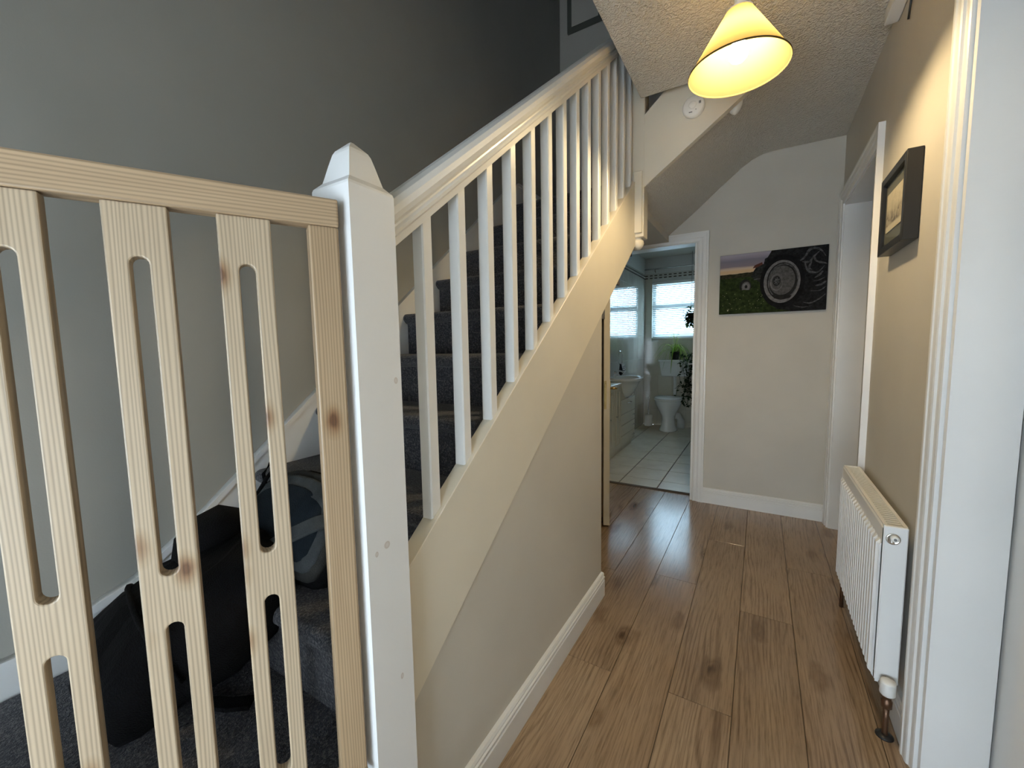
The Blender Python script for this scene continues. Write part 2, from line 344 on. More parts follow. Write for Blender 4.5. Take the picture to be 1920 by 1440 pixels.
struct(boxes('floor_upper', [(0.02, XR, 2.40, YE, ZC+.2, ZC+.25), (-.575, XR, YB, 2.30, ZC+.2, ZC+.25)], 'carpet'), 'carpeted upper landing floor', 'floor')

# hall floor with single planks
fl = struct(box('floor', (XL, XR+.12, YB, YE+.13, -.05, -.006), 'ply'), 'oak laminate plank floor of the hallway', 'floor')
xs = [-1.43, -1.232, -1.034, -.836, -.638, -.4405, -.2405, -.043, .157, .355, .553]
known = {4: [1.413], 5: [.95, 2.176], 6: [1.424, 2.74], 7: [.75, 2.05], 8: [1.30, 2.58], 9: [1.0, 2.3]}
for i in range(len(xs)-1):
    x0, x1 = xs[i], min(xs[i+1], XR+.115)
    ys = known.get(i, [random.uniform(0, 1), random.uniform(1.6, 2.6)]); ys = sorted(ys)
    ys = [YB, *ys, YE+.125]
    while ys[1]-ys[0] > 1.4: ys.insert(1, ys[1]-1.29)
    for a, b in zip(ys[:-1], ys[1:]):
        g = .0011
        box('plank', (x0+g, x1-g, a+g, b-g, -.006, 0.0), 'oak', fl, bevel=.0006)

# baseboards
baseboard('baseboard_left', 'y', XS, 1, .58, 1.862, 'white moulded skirting along the wall under the stairs')
V, Fc = prism([(YE-d, z) for d, z in BASE], 'x', -.349, XR-.02)
struct(mk('baseboard_end', V, Fc, 'white_gloss'), 'white moulded skirting below the tractor picture', 'baseboard')
baseboard('baseboard_right', 'y', XR, -1, 1.53, 2.34, 'white moulded skirting behind the radiator')

# doorways: casings and linings
architrave('trim_1', 'y', YE, -1.14, -.42, 1.955, -1, label='white moulded casing around the bathroom doorway')
struct(boxes('trim_2', [(-.44, -.425, YE-.002, YE+.112, 0, 1.97), (-1.16, -1.145, YE-.002, YE+.112, 0, 1.97), (-1.145, -.44, YE-.002, YE+.112, 1.955, 1.97)], 'white_gloss'), 'white door lining inside the bathroom doorway', 'trim')
struct(box('trim_3', (-1.145, -.44, YE+.09, YE+.13, -.004, .007), 'ply', bevel=.003), 'brown threshold strip between laminate and bathroom tiles', 'trim')
architrave('trim_4', 'x', XR, 2.425, 3.285, 2.05, -1, label='white moulded casing of the doorway beside the tractor picture')
struct(boxes('trim_5', [(XR-.003, XR+.125, 3.275, 3.29, 0, 2.05), (XR-.003, XR+.125, 2.42, 2.435, 0, 2.05), (XR-.003, XR+.125, 2.435, 3.275, 2.04, 2.055)], 'white_gloss'), 'white lining of the doorway beside the tractor picture', 'trim')
architrave('trim_6', 'x', XR, .70, 1.472, 2.08, -1, label='white moulded casing beside the radiator valve')
struct(boxes('trim_7', [(XR-.004, XR+.122, 1.448, 1.468, 0, 2.08), (XR-.004, XR+.122, .68, .70, 0, 2.08), (XR-.004, XR+.122, .70, 1.448, 2.06, 2.08)], 'white_gloss'), 'white door lining facing the front entrance daylight', 'trim')
d3 = tag(box('door_3', (XR+.127, XR+.167, .69, 1.462, .01, 2.075), 'white_gloss', bevel=.003), 'white door closed at the back of the near lining', 'door', kind='structure')
d2 = tag(box('door_2', (XR+.128, XR+.9, 3.235, 3.274, .008, 2.035), 'white_gloss', bevel=.003), 'white door standing open beside the end wall', 'door', kind='structure')
struct(boxes('wall_near_room', [(XR+.40, XR+.5, .4, 1.6, 0, 2.6), (XR+.12, XR+.4, .4, .5, 0, 2.6), (XR+.12, XR+.4, 1.52, 1.6, 0, 2.6), (XR+.12, XR+.4, .5, 1.52, 2.5, 2.6), (XR+.12, XR+.4, .5, 1.52, -.05, 0)], 'wall_paint'), 'plain room behind the near door', 'wall')
struct(boxes('wall_side_room', [(XR+1.1, XR+1.2, 1.6, 3.5, 0, 2.6), (XR+.12, XR+1.1, 1.6, 1.7, 0, 2.6), (XR+.12, XR+1.1, 3.4, 3.5, 0, 2.6), (XR+.12, XR+1.1, 1.7, 3.4, 2.5, 2.6), (XR+.12, XR+1.1, 1.7, 3.4, -.05, 0)], 'wall_paint'), 'plain room behind the open side doorway', 'wall')

# bathroom door leaf, open into the hall, seen almost edge on
hinge = Vector((-1.135, 3.372, 0)); free = Vector((-.849, 2.598, 0)); ax_ = (free-hinge); ln_ = ax_.length
ang = math.atan2(ax_.y, ax_.x)
d1 = thing('door_1', hinge, 'cream bathroom door standing open, seen edge on, with brass lock plate', 'door', kind='structure', rz=ang)
box('door_leaf', (0.01, ln_, -.02, .02, .012, 1.945), 'cream_paint', d1, bevel=.002, local=True)
lp = box('lock_plate', (ln_-.001, ln_+.003, -.016, -.002, .80, .985), 'brass', d1, bevel=.001, local=True); lp['label'] = 'brass lock face plate'
box('latch', (ln_+.002, ln_+.010, -.014, -.004, .945, .967), 'brass', d1, bevel=.001, local=True)
for s in (1,):
    box('handle_plate', (ln_-.085, ln_-.045, s*.02, s*.026, .80, .98), 'brass', d1, bevel=.002, local=True)
    V, Fc = tube([(ln_-.065, .026, .93), (ln_-.065, .06, .93), (ln_-.08, .066, .93), (ln_-.165, .066, .925)], [.008, .008, .009, .007], 10)
    mk('lever', V, Fc, 'brass', d1, smooth=True, local=True)
# small box under the ceiling, right wall, with its cable
bx_ = thing('junction_box', (XR, 2.12, 2.42), 'small white casing high on the wall under the ceiling corner', 'box')
box('casing', (XR-.045, XR-.001, 2.04, 2.24, 2.435, ZC-.001), 'white_plastic', bx_, bevel=.004)
V, Fc = tube([(XR-.006, 2.075, 2.345), (XR-.006, 2.05, 2.40), (XR-.006, 2.045, 2.44)], .0035, 6)
mk('cable', V, Fc, 'black_plastic', bx_, smooth=True)

# ------------------------------------------------------------------ staircase
RISE, GO, Y0, ZL = .194, .245, .516, .415
st = thing('staircase', (-1.07, .5, 0), 'staircase with charcoal carpet, white balusters and cream string', 'staircase')
XA, XB = XL+.022, -.667
box('landing', (XA, -.66, -.55, Y0+.02, 0.0, ZL), 'carpet', st, bevel=.012, seg=2)
for i, (a, b) in enumerate(((-.66, -.40),)):
    box('step', (a-.02, b, -.45, .455, 0, .21), 'carpet', st, bevel=.012, seg=2)
def step_profile(y, z, y2, zb):
    r = .022; p = [(y, zb), (y, z-.05), (y-.012, z-.045)]
    for k in range(6):
        a = math.radians(200-k*22); p.append((y-.006+r*math.cos(a), z-r+r*math.sin(a)))
    return p+[(y2, z), (y2, zb)]
for k in range(8):
    y = Y0+k*GO; z = ZL+(k+1)*RISE
    V, Fc = prism(step_profile(y, z, y+GO+.02, z-RISE-.04), 'x', XA, XB); mk('step', V, Fc, 'carpet', st)
yk = Y0+8*GO; zk = ZL+9*RISE
V, Fc = prism(step_profile(yk, zk, YE, 1.996), 'x', XA, -.655); mk('quarter_landing', V, Fc, 'carpet', st)
box('soffit', (XL, -.624, 2.495, YE, 1.985, 2.07), 'wall_paint', st)
for k in range(3):
    x = -.62+k*.235; V, Fc = prism([(x, zk+(k+1)*RISE-.07), (x, zk+(k+1)*RISE), (x+.255, zk+(k+1)*RISE), (x+.255, zk+(k+1)*RISE-.07)], 'y', 2.435, YE)
    mk('step', V, Fc, 'carpet', st)
def zs(y): return .765+.76*(y-.613)
def zb(y): return .489+.735*(y-.663)
V, Fc = prism([(.57, zs(.57)), (2.41, zs(2.41)), (2.41, zb(2.41)), (.57, zb(.57))], 'x', -.668, -.625)
mk('outer_string', V, Fc, 'cream_paint', st, bevel=.0015)
V, Fc = prism([(1.86, zb(1.86)+.02), (2.51, zb(2.51)+.02), (2.51, zb(2.51)+.06), (1.86, zb(1.86)+.05)], 'x', XL, -.668)
mk('soffit_slope', V, Fc, 'wall_paint', st)
# wall side string: broad board with a bevelled capping, rising from the landing skirting
top = [(-.55, .498), (.17, .503), (.40, .585), (.545, .69), (.98, 1.052), (1.456, 1.437), (2.41, 2.225), (2.62, 2.36), (YE, 2.36)]
low = [(-.55, .40), (.17, .40), (.40, .40), (.56, .40), (1.0, .75), (1.5, 1.15), (2.41, 1.9), (2.62, 2.0), (YE, 2.0)]
def strip(t0, t1, x0, x1):
    V, Fc = [], []
    for (a, b) in zip(t0, t1):
        V += [(x0, a[0], a[1]), (x1, a[0], a[1]), (x0, b[0], b[1]), (x1, b[0], b[1])]
    for i in range(len(t0)-1):
        a, b = i*4, i*4+4; Fc += [(a, a+1, b+1, b), (a+1, a+3, b+3, b+1), (a+3, a+2, b+2, b+3), (a+2, a, b, b+2)]
    Fc += [(0, 1, 3, 2), (len(V)-4, len(V)-2, len(V)-1, len(V)-3)]
    return V, Fc
ws = mk('wall_string', *strip(top, low, XL, XL+.018), 'white_gloss', st)
cap_lo = [(y, z-.022) for y, z in top]
mk('capping', *strip(top, cap_lo, XL, XL+.026), 'white_gloss', ws)
# balusters, all alike
x0, x1 = -.669, -.637
for k in range(14):
    y = .690+.1262*k
    z0, z1 = zs(y)-.01, 1.43+.793*(y-.609)
    V = [(x0,y,zs(y)-.004),(x1,y,zs(y)-.004),(x1,y+.032,zs(y+.032)-.004),(x0,y+.032,zs(y+.032)-.004)]
    V += [(a, b, 1.432+.793*(b-.609)+.006) for a, b, _ in V]
    mk('baluster', V, BF, 'white_gloss', st, bevel=.003)
# handrail: moulded section swept along the pitch
hp = [(-.020, 0), (.020, 0), (.021, .016), (.028, .022), (.029, .030), (.024, .036), (.024, .041), (.033, .050), (.036, .062), (.034, .076), (.025, .088), (.010, .094)]
hp = hp+[(-a, b) for a, b in reversed(hp) if (a, b) not in ((.020, 0),)][:-1]
V, Fc = [], []
nh = len(hp)
for y in (.57, 2.42):
    for a, b in hp: V.append((-.652+a, y, 1.425+.793*(y-.609)+b*1.06))
Fc = [tuple(range(nh)), tuple(range(nh, 2*nh))]+[(i, (i+1) % nh, nh+(i+1) % nh, nh+i) for i in range(nh)]
hr = mk('handrail', V, Fc, 'white_gloss', st)
# newels
def sq_lathe(cx, cy, prof):
    V, Fc = [], []
    for h, z in prof: V += [(cx-h, cy-h, z), (cx+h, cy-h, z), (cx+h, cy+h, z), (cx-h, cy+h, z)]
    for i in range(len(prof)-1):
        for k in range(4): Fc.append((i*4+k, i*4+(k+1) % 4, i*4+4+(k+1) % 4, i*4+4+k))
    return V, Fc+[(3, 2, 1, 0), tuple(range(len(V)-4, len(V)))]
nw = mk('newel_post', *sq_lathe(-.65, .526, [(.049, 0), (.05, .003), (.05, 1.500), (.0485, 1.505)]), 'newel_paint', st)
mk('newel_cap', *sq_lathe(-.65, .526, [(.0485, 1.505), (.037, 1.517), (.034, 1.528), (.029, 1.548), (.0235, 1.568), (.020, 1.575), (.003, 1.592), (.002, 1.5925)]), 'newel_paint', nw)
n2 = box('newel_post', (-.667, -.578, 2.40, 2.489, 1.815, 3.3), 'cream_paint', st, bevel=.003)
box('cover_strip', (-.634, -.586, 2.386, 2.401, 1.835, 2.165), 'cream_paint', n2, bevel=.003)
mk('newel_drop', *lathe([(.002, -.062), (.018, -.058), (.031, -.044), (.037, -.026), (.034, -.012), (.024, -.004), (.028, 0), (.028, .004)], 20, (-.622, 2.44, 1.813)), 'cream_paint', n2, smooth=True)
# upper flight string facing the hall
V, Fc = prism([(-.58, 2.078), (-.58, 2.455), (.0, 2.96), (.02, 2.96), (.02, 2.505)], 'y', 2.40, 2.436)
mk('upper_string', V, Fc, 'cream_paint', st)

# ------------------------------------------------------------------ smoke alarm, ceiling sensor
def rot_to_y(V, c):   # lathe about z -> axis pointing to -y at c
    return [(c[0]+x, c[1]-z, c[2]+y) for x, y, z in V]
sa = thing('smoke_alarm', (-.332, 2.40, 2.415), 'round white smoke alarm on the cream upper stair string', 'smoke alarm')
V, Fc = lathe([(.050, 0), (.053, .006), (.053, .018), (.049, .025), (.044, .028), (.002, .029)], 36); mk('body', rot_to_y(V, (-.332, 2.399, 2.415)), Fc, 'white_plastic', sa, smooth=True)
V, Fc = lathe([(.017, 0), (.018, .002), (.016, .004), (.002, .0045)], 24); mk('test_button', rot_to_y(V, (-.335, 2.371, 2.419)), Fc, 'white_plastic', sa, smooth=True)
box('sounder_slot', (-.306, -.296, 2.3695, 2.3715, 2.418, 2.430), 'grey_slot', sa); box('led', (-.321, -.317, 2.3695, 2.3715, 2.392, 2.396), 'grey_slot', sa)
box('vent_slot', (-.352, -.336, 2.3695, 2.3715, 2.384, 2.388), 'grey_slot', sa)
cs = thing('ceiling_sensor', (-.15, 2.50, 2.43), 'small white oval fitting on the soffit behind the lampshade', 'sensor')
V, Fc = lathe([(.030, .045), (.036, .03), (.034, .0), (.024, -.025), (.010, -.038), (.002, -.041)], 24, (-.152, 2.50, 2.435), 1, .8); V = [(x, y, z-.018) for x, y, z in V]; mk('cover', V, Fc, 'white_plastic', cs, smooth=True)
V, Fc = lathe([(.040, 0), (.040, .012)], 24, (-.148, 2.50, 2.445), 1, .8); mk('base', V, Fc, 'white_plastic', cs, smooth=True)

# ------------------------------------------------------------------ pendant lamp
LX, LY, RZ, RT = -.10, 1.72, 2.160, 2.350
pl = thing('pendant_lamp', (LX, LY, RZ), 'cream coolie lampshade with lit bulb hanging from the stippled ceiling', 'pendant lamp')
V, Fc = lathe([(.158, 0), (.042, RT-RZ)], 64, (LX, LY, RZ)); Fc = Fc[:-2]
mk('lamp_shade', V, Fc, 'shade_fabric', pl, smooth=True)
V, Fc = lathe([(.158, -.002), (.1595, .0), (.1585, .004), (.156, .003), (.158, -.002)], 64, (LX, LY, RZ)); mk('rim_band', V, Fc[:-2], 'shade_fabric', pl, smooth=True)
V, Fc = lathe([(.041, 0), (.0435, 0), (.0435, .006), (.041, .006), (.041, 0)], 40, (LX, LY, RT-.004)); mk('top_ring', V, Fc[:-2], 'white_plastic', pl, smooth=True)
ring = []
for k in range(3):
    a = k*2.094; mk('shade_strut', *tube([(LX+.018*math.cos(a), LY+.018*math.sin(a), RT-.02), (LX+.042*math.cos(a), LY+.042*math.sin(a), RT)], .0015, 6), 'white_plastic', pl)
V, Fc = lathe([(.004, .07), (.016, .06), (.019, .02), (.019, -.02), (.015, -.045), (.002, -.045)], 20, (LX, LY, RT-.015)); mk('lamp_holder', V, Fc, 'white_plastic', pl, smooth=True)
BZ = 2.218
prof = [(.002, -.032)]+[(.032*math.sin(math.radians(a)), -.032*math.cos(math.radians(a))) for a in range(15, 135, 15)]+[(.0155, .040), (.0135, .07)]
V, Fc = lathe(prof, 24, (LX, LY, BZ)); mk('light_bulb', V, Fc, 'bulb_glow', pl, smooth=True)
V, Fc = tube([(LX, LY, RT+.05), (LX, LY, ZC-.02)], .0032, 8); mk('flex', V, Fc, 'white_plastic', pl)
V, Fc = lathe([(.045, .0), (.042, -.012), (.022, -.028), (.006, -.034)], 28, (LX, LY, ZC)); mk('ceiling_rose', V, Fc, 'white_plastic', pl, smooth=True)

# ------------------------------------------------------------------ stair gate
GA = math.radians(27.5); P0 = Vector((-.609, .46, 0))
gdir = Vector((-math.sin(GA), -math.cos(GA), 0))
gt = thing('stair_gate', (P0.x, P0.y, 0), 'pale pine stair gate with wide slotted slats beside the white newel', 'gate', rz=math.atan2(gdir.y, gdir.x))
# local frame: +x runs along the gate away from the newel, front face is local y = 0 (towards +y), thickness goes to -y
T = .026
ZG0, ZG1 = .421, 1.467
FS = 1  # front side sign
def gbox(name, x0, x1, z0, z1, m, th=T, f=0.0): return box(name, (x0, x1, -th if FS > 0 else 0, f if FS > 0 else th, z0, z1), m, gt, bevel=.003, seg=2, local=True)
gbox('top_rail', 0, .86, 1.422, ZG1, 'pine_rail', .032, .001); gbox('bottom_rail', 0, .86, .4165, .434, 'pine_rail', .032, .001)
gbox('stile', .001, .047, .4345, 1.4215, 'pine_stile', .030); gbox('stile', .813, .859, .4345, 1.4215, 'pine_stile', .030)
def slat(x0, w, z0, z1, slots):
    """board with round-ended slots cut right through"""
    xc = x0+w/2; r = .0105; n = 8
    bm = bmesh.new(); V, Fc = [], []
    # outline loops: split board into left, right columns and the solid bridges between slots
    def addq(pts): 
        b = len(V); V.extend(pts); Fc.append(tuple(range(b, b+len(pts))))
    fy, by = 0.0, -.022
    zz = [z0]+[s for sl in slots for s in sl]+[z1]
    polys = []
    for i in range(0, len(zz), 2):                      # solid bridges, with concave half circles
        a, b = zz[i], zz[i+1]; P = []
        lo_r, hi_r = i > 0, i+2 < len(zz)
        P.append((x0, a)); 
        if lo_r: P += [(xc-r, a)]+[(xc-r*math.cos(t), a+0+r*math.sin(t)-0) for t in [math.pi*k/n for k in range(1, n)]][0:0]
        polys.append((a, b, lo_r, hi_r))
    outer = [(x0, z0), (x0+w, z0), (x0+w, z1), (x0, z1)]
    holes = []
    for (a, b) in slots:
        h = [(xc+r*math.cos(t), b-r+r*math.sin(t)) for t in [math.pi*k/n for k in range(n+1)]]
        h += [(xc+r*math.cos(t), a+r+r*math.sin(t)) for t in [math.pi+math.pi*k/n for k in range(n+1)]]
        holes.append(h)
    for loop in [outer]+holes:
        bvs = [bm.verts.new((p[0], fy, p[1])) for p in loop]
        for i in range(len(bvs)): bm.edges.new((bvs[i], bvs[(i+1) % len(bvs)]))
    bmesh.ops.triangle_fill(bm, use_beauty=True, use_dissolve=False, edges=bm.edges[:])
    ext = bmesh.ops.extrude_face_region(bm, geom=bm.faces[:])
    bmesh.ops.translate(bm, vec=(0, by, 0), verts=[g for g in ext['geom'] if isinstance(g, bmesh.types.BMVert)])
    bmesh.ops.recalc_face_normals(bm, faces=bm.faces)
    ed = [e for e in bm.edges if len(e.link_faces) == 2 and e.calc_face_angle(0) > 1.2]
    bmesh.ops.bevel(bm, geom=ed, offset=.0022, segments=2, affect='EDGES', profile=.5)
    cx, cz = x0+w/2, (z0+z1)/2
    bmesh.ops.translate(bm, vec=(-cx, 0, -cz), verts=bm.verts[:])
    me = bpy.data.meshes.new('slat'); bm.to_mesh(me); bm.free(); me.materials.append(M['pine_upright'])
    o = bpy.data.objects.new('slat', me); COL.objects.link(o); o.parent = gt; o.location = (cx, -.003, cz); return o
for k in range(6): slat(.0995+.1245*k, .069, .4345, 1.4215, [(.50, .821), (.894, 1.351)])

# ------------------------------------------------------------------ backpack on the landing
bp = thing('backpack', (-1.2, .35, ZL), 'black backpack slumped against the carpeted steps behind the gate', 'backpack')
def spow(c, e): return math.copysign(abs(c)**e, c)
def superblob(secs, n=28, e=.62):
    """lofted rounded body: sections (centre, half width vec, half height vec)"""
    V, Fc = [], []
    for c, a, b in secs:
        c, a, b = Vector(c), Vector(a), Vector(b)
        for k in range(n):
            t = 2*math.pi*k/n; V.append(tuple(c+a*spow(math.cos(t), e)+b*spow(math.sin(t), e)))
    for i in range(len(secs)-1):
        for k in range(n): Fc.append((i*n+k, i*n+(k+1) % n, (i+1)*n+(k+1) % n, (i+1)*n+k))
    return V, Fc+[tuple(range(n)), tuple(range((len(secs)-1)*n, len(secs)*n))]
A = Vector((-1.20, .265, .507)); B = Vector((-1.135, .605, .66))
axis = (B-A).normalized(); side = Vector((axis.y, -axis.x, 0)).normalized(); nrm = side.cross(axis).normalized()
if nrm.z < 0: nrm = -nrm
prof = [(-.045, .12, .06), (-.03, .165, .08), (.0, .185, .092), (.08, .195, .115), (.17, .20, .125), (.27, .195, .12), (.34, .165, .10), (.38, .11, .06)]
secs = [(A+axis*s+nrm*(.010*math.sin(s*21)), side*w_, nrm*h) for s, w_, h in prof]
V, Fc = superblob(secs, 40, .78)
V = [tuple(Vector(p)+nrm*(.006*math.sin(p[0]*47+p[1]*31)+.004*math.sin(p[0]*95-p[1]*60))*(1 if p[2] > .47 else 0)) for p in V]
mk('bag_body', V, Fc, 'bag_black', bp, smooth=True)
mk('compression_strap', *tube([tuple(A+axis*.10+side*.20*spow(math.cos(t), .78)+nrm*(.122*spow(math.sin(t), .78)+.004)) for t in [math.pi*k/16 for k in range(17)]], .006, 6), 'bag_black', bp, smooth=True)
# upper section with the padded back, leaning on the next riser
l_ = Vector((0, .545, .838)); nn_ = Vector((0, -.838, .545)); base_ = Vector((-1.13, .585, .613)); ux = Vector((1, 0, 0))
def slab(name, k, d0, d1, m, s0=0.0, s1=.275, shift=0.0):
    secs = []
    for f, w_ in ((0, .80), (.04, .90), (.15, .97), (.40, 1.0), (.62, .97), (.78, .86), (.90, .66), (.97, .42), (1.0, .2)):
        e_ = 1 if .1 < f < .9 else .6
        secs.append((base_+ux*shift+l_*(s0+(s1-s0)*f)+nn_*((d0+d1)/2-.012*abs(f-.5)), ux*.215*k*w_, nn_*(d1-d0)/2*e_))
    return mk(name, *superblob(secs, 32, .55), m, bp, smooth=True)
slab('upper_section', 1.0, -.055, .035, 'bag_black', 0, .282)
slab('edge_trim', .97, .0, .046, 'bag_trim', .012, .276)
slab('padded_border', .90, .02, .056, 'bag_grey', .03, .258)
slab('back_panel', .78, .03, .064, 'bag_teal', .05, .228)
def ribbon(pts, w, th, wdir):
    V, Fc = [], []
    for p in pts:
        for a, b in ((-1, -1), (1, -1), (1, 1), (-1, 1)): V.append(tuple(Vector(p)+wdir*w*a+nn_*th*b))
    for i in range(len(pts)-1):
        for k in range(4): Fc.append((i*4+k, i*4+(k+1) % 4, i*4+4+(k+1) % 4, i*4+4+k))
    return V, Fc+[(0, 1, 2, 3), tuple(range(len(V)-4, len(V)))]
pts = [base_+ux*a+l_*b+nn_*c for a, b, c in ((.20, .175, .04), (.165, .15, .066), (.10, .105, .074), (.035, .06, .072), (-.01, .025, .05))]
mk('shoulder_strap', *ribbon(pts, .020, .006, (ux*.55-l_*.8).normalized()), 'bag_grey', bp, bevel=.003)
secs2 = [(A+axis*s-side*.10+nrm*(.115+z_), side*w_, nrm*h) for s, z_, w_, h in ((.19, -.02, .03, .015), (.22, 0, .065, .035), (.28, .01, .08, .045), (.34, .01, .07, .04), (.38, -.01, .03, .015))]
mk('top_pocket', *superblob(secs2, 18, .8), 'bag_black', bp, smooth=True)
pts = [base_+ux*a+l_*b+nn_*c for a, b, c in ((-.17, .20, .03), (-.185, .235, .05), (-.17, .27, .055), (-.145, .262, .05), (-.15, .225, .055), (-.165, .17, .05))]
mk('grab_loop', *tube(pts, .006, 6), 'bag_black', bp, smooth=True)
pts = [(-1.06, .36, ZL+.012), (-1.03, .385, ZL+.014), (-1.0, .40, ZL+.012), (-.965, .43, ZL+.010)]
V, Fc = [], []
for p in pts:
    for a, b in ((-1, -1), (1, -1), (1, 1), (-1, 1)): V.append((p[0]+.010*a, p[1]-.012*a, p[2]+.005*b))
for i in range(3):
    for k in range(4): Fc.append((i*4+k, i*4+(k+1) % 4, i*4+4+(k+1) % 4, i*4+4+k))
mk('loose_strap', V, Fc+[(0, 1, 2, 3), (12, 13, 14, 15)], 'bag_black', bp)
# ------------------------------------------------------------------ radiator
rd = thing('radiator', (.365, 1.98, .145), 'white ribbed panel radiator on the beige hallway wall', 'radiator')
RX0, RX1, RY0, RY1, RZ0, RZ1 = .331, .397, 1.622, 2.338, .145, .652
nf = 20; pitch = (RY1-RY0-.03)/nf; prf = []
for k in range(nf):
    y = RY0+.015+k*pitch
    prf += [(y, 0), (y+pitch*.18, .007), (y+pitch*.55, .007), (y+pitch*.73, 0)]
V, Fc = [], []
prf = [(RY0, .004), (RY0+.004, 0)]+prf+[(RY1-.004, 0), (RY1, .004)]
lev = [(RZ0, 0, .004), (RZ0+.012, 0, 0), (RZ0+.022, 1, 0), (RZ1-.062, 1, 0), (RZ1-.05, 0, 0), (RZ1-.006, 0, 0), (RZ1, 0, .004)]
for z, on, back in lev:
    for y, d in prf: V.append((RX0+.007-(d*1.5 if on else 0)+back, y, z))
n = len(prf)
for i in range(len(lev)-1):
    for k in range(n-1): Fc.append((i*n+k, i*n+k+1, (i+1)*n+k+1, (i+1)*n+k))
b0 = len(V); V += [(RX0+.020, y, z) for z in (RZ0, RZ1) for y in (RY0, RY1)]
Fc.append((b0, b0+1, b0+3, b0+2))
Fc += [(0, (len(lev)-1)*n, b0+2, b0), (n-1, len(V)-5, b0+3, b0+1)]
mk('front_panel', V, Fc, 'white_enamel', rd)
box('side_panel', (RX0+.009, RX1, RY0-.004, RY0+.006, RZ0+.006, RZ1+.004), 'white_enamel', rd, bevel=.003)
box('side_panel', (RX0+.009, RX1, RY1-.006, RY1+.004, RZ0+.006, RZ1+.004), 'white_enamel', rd, bevel=.003)
box('back_panel', (RX1-.006, RX1+.002, RY0+.01, RY1-.01, RZ0+.004, RZ1-.012), 'white_enamel', rd)
tg = boxes('top_grille', [(RX0+.010, RX0+.020, RY0+.006, RY1-.006, RZ1-.008, RZ1+.004), (RX1-.010, RX1, RY0+.006, RY1-.006, RZ1-.008, RZ1+.004)]+[(RX0+.020, RX1-.010, RY0+.008+i*.0196, RY0+.008+i*.0196+.013, RZ1-.006, RZ1+.001) for i in range(36)], 'white_enamel', rd)
V, Fc = lathe([(.0175, 0), (.0175, .003), (.015, .0045), (.013, .003), (.002, .003)], 24); mk('end_boss', [(.362+x, RY0-.004-z, .618+y) for x, y, z in V], Fc, 'chrome', rd, smooth=True)
V, Fc = lathe([(.0095, 0), (.0095, .012), (.008, .014), (.002, .014)], 18); mk('bleed_plug', [(.364+x, RY0-.006-z, .622+y) for x, y, z in V], Fc, 'white_plastic', rd, smooth=True)
V, Fc = lathe([(.004, 0), (.004, .001)], 10); mk('bleed_screw', [(.364+x, RY0-.0205-z, .622+y) for x, y, z in V], Fc, 'grey_slot', rd)
VX, VY = .366, 1.585
vl = mk('valve', *join(lathe([(.0085, .095), (.0135, .098), (.0135, .118), (.0105, .121), (.0105, .135), (.016, .138)], 16, (VX, VY, 0)), tube([(VX, VY, .128), (VX, VY+.03, .165), (VX, RY0+.02, .17)], .009, 8)), 'pipe', rd, smooth=True)
mk('valve_cap', *lathe([(.017, .138), (.0195, .142), (.0195, .176), (.018, .182), (.002, .184)], 28, (VX, VY, 0)), 'white_plastic', vl, smooth=True)
mk('supply_pipe', *lathe([(.0085, .0), (.0075, .02), (.0075, .06), (.008, .096)], 14, (VX, VY, 0)), 'pipe', rd, smooth=True)
mk('floor_collar', *lathe([(.023, .0), (.022, .004), (.012, .007), (.009, .008)], 18, (VX, VY, .0)), 'black_plastic', rd, smooth=True)
mk('return_pipe', *tube([(.355, RY1-.03, 0), (.355, RY1-.03, .15)], .008, 8), 'pipe', rd, smooth=True)
for yb_ in (RY0+.12, RY1-.15): box('wall_bracket', (RX1, XR-.002, yb_, yb_+.03, .25, .58), 'white_enamel', rd)

# ------------------------------------------------------------------ framed print on the right wall
fp = thing('framed_print', (.40, 1.965, 1.68), 'small sketch in a deep black box frame above the radiator', 'picture')
FX0, FX1, FY0, FY1, FZ0, FZ1 = .374, .4135, 1.802, 2.128, 1.536, 1.815; fw = .026
for nm, b in (('frame_side', (FX0, FX1, FY0, FY0+fw, FZ0, FZ1)), ('frame_side', (FX0, FX1, FY1-fw, FY1, FZ0, FZ1)), ('frame_rail', (FX0, FX1, FY0+fw, FY1-fw, FZ0, FZ0+fw)), ('frame_rail', (FX0, FX1, FY0+fw, FY1-fw, FZ1-fw, FZ1))):
    box(nm, b, 'black_frame', fp, bevel=.0015)
box('mount', (FX0+.013, FX0+.016, FY0+fw, FY1-fw, FZ0+fw, FZ1-fw), 'mat_board', fp)
m = M['sketch'] = mat('sketch', (0.5, 0.44, 0.32), 0.8)
v = coords(m, kind='Generated'); sp = N(m, 'ShaderNodeSeparateXYZ'); L(m, v, sp.inputs[0])
nz = noise(m, v, 7, 5, 0.65); 
mu = N(m, 'ShaderNodeMath', operation='MULTIPLY'); L(m, nz.outputs['Fac'], mu.inputs[0])
L(m, ramp(m, sp.outputs['Z'], ((0.0, (0.0,)*3), (0.10, (0.0,)*3), (0.18, (0.95,)*3), (0.45, (0.85,)*3), (0.6, (0.5,)*3), (1.0, (0.4,)*3))), mu.inputs[1])
L(m, ramp(m, mu.outputs[0], ((0.15, (0.52, 0.47, 0.34)), (0.42, (0.34, 0.30, 0.22)), (0.56, (0.10, 0.09, 0.075)))), bsdf(m).inputs['Base Color'])
box('print', (FX0+.0105, FX0+.0128, FY0+.066, FY1-.052, FZ0+.075, FZ1-.068), 'sketch', fp)
box('glazing', (FX0+.008, FX0+.0086, FY0+fw, FY1-fw, FZ0+fw, FZ1-fw), 'black_frame', fp)
gl = bpy.data.materials.new('picture_glass'); gl.use_nodes = True; nt = gl.node_tree
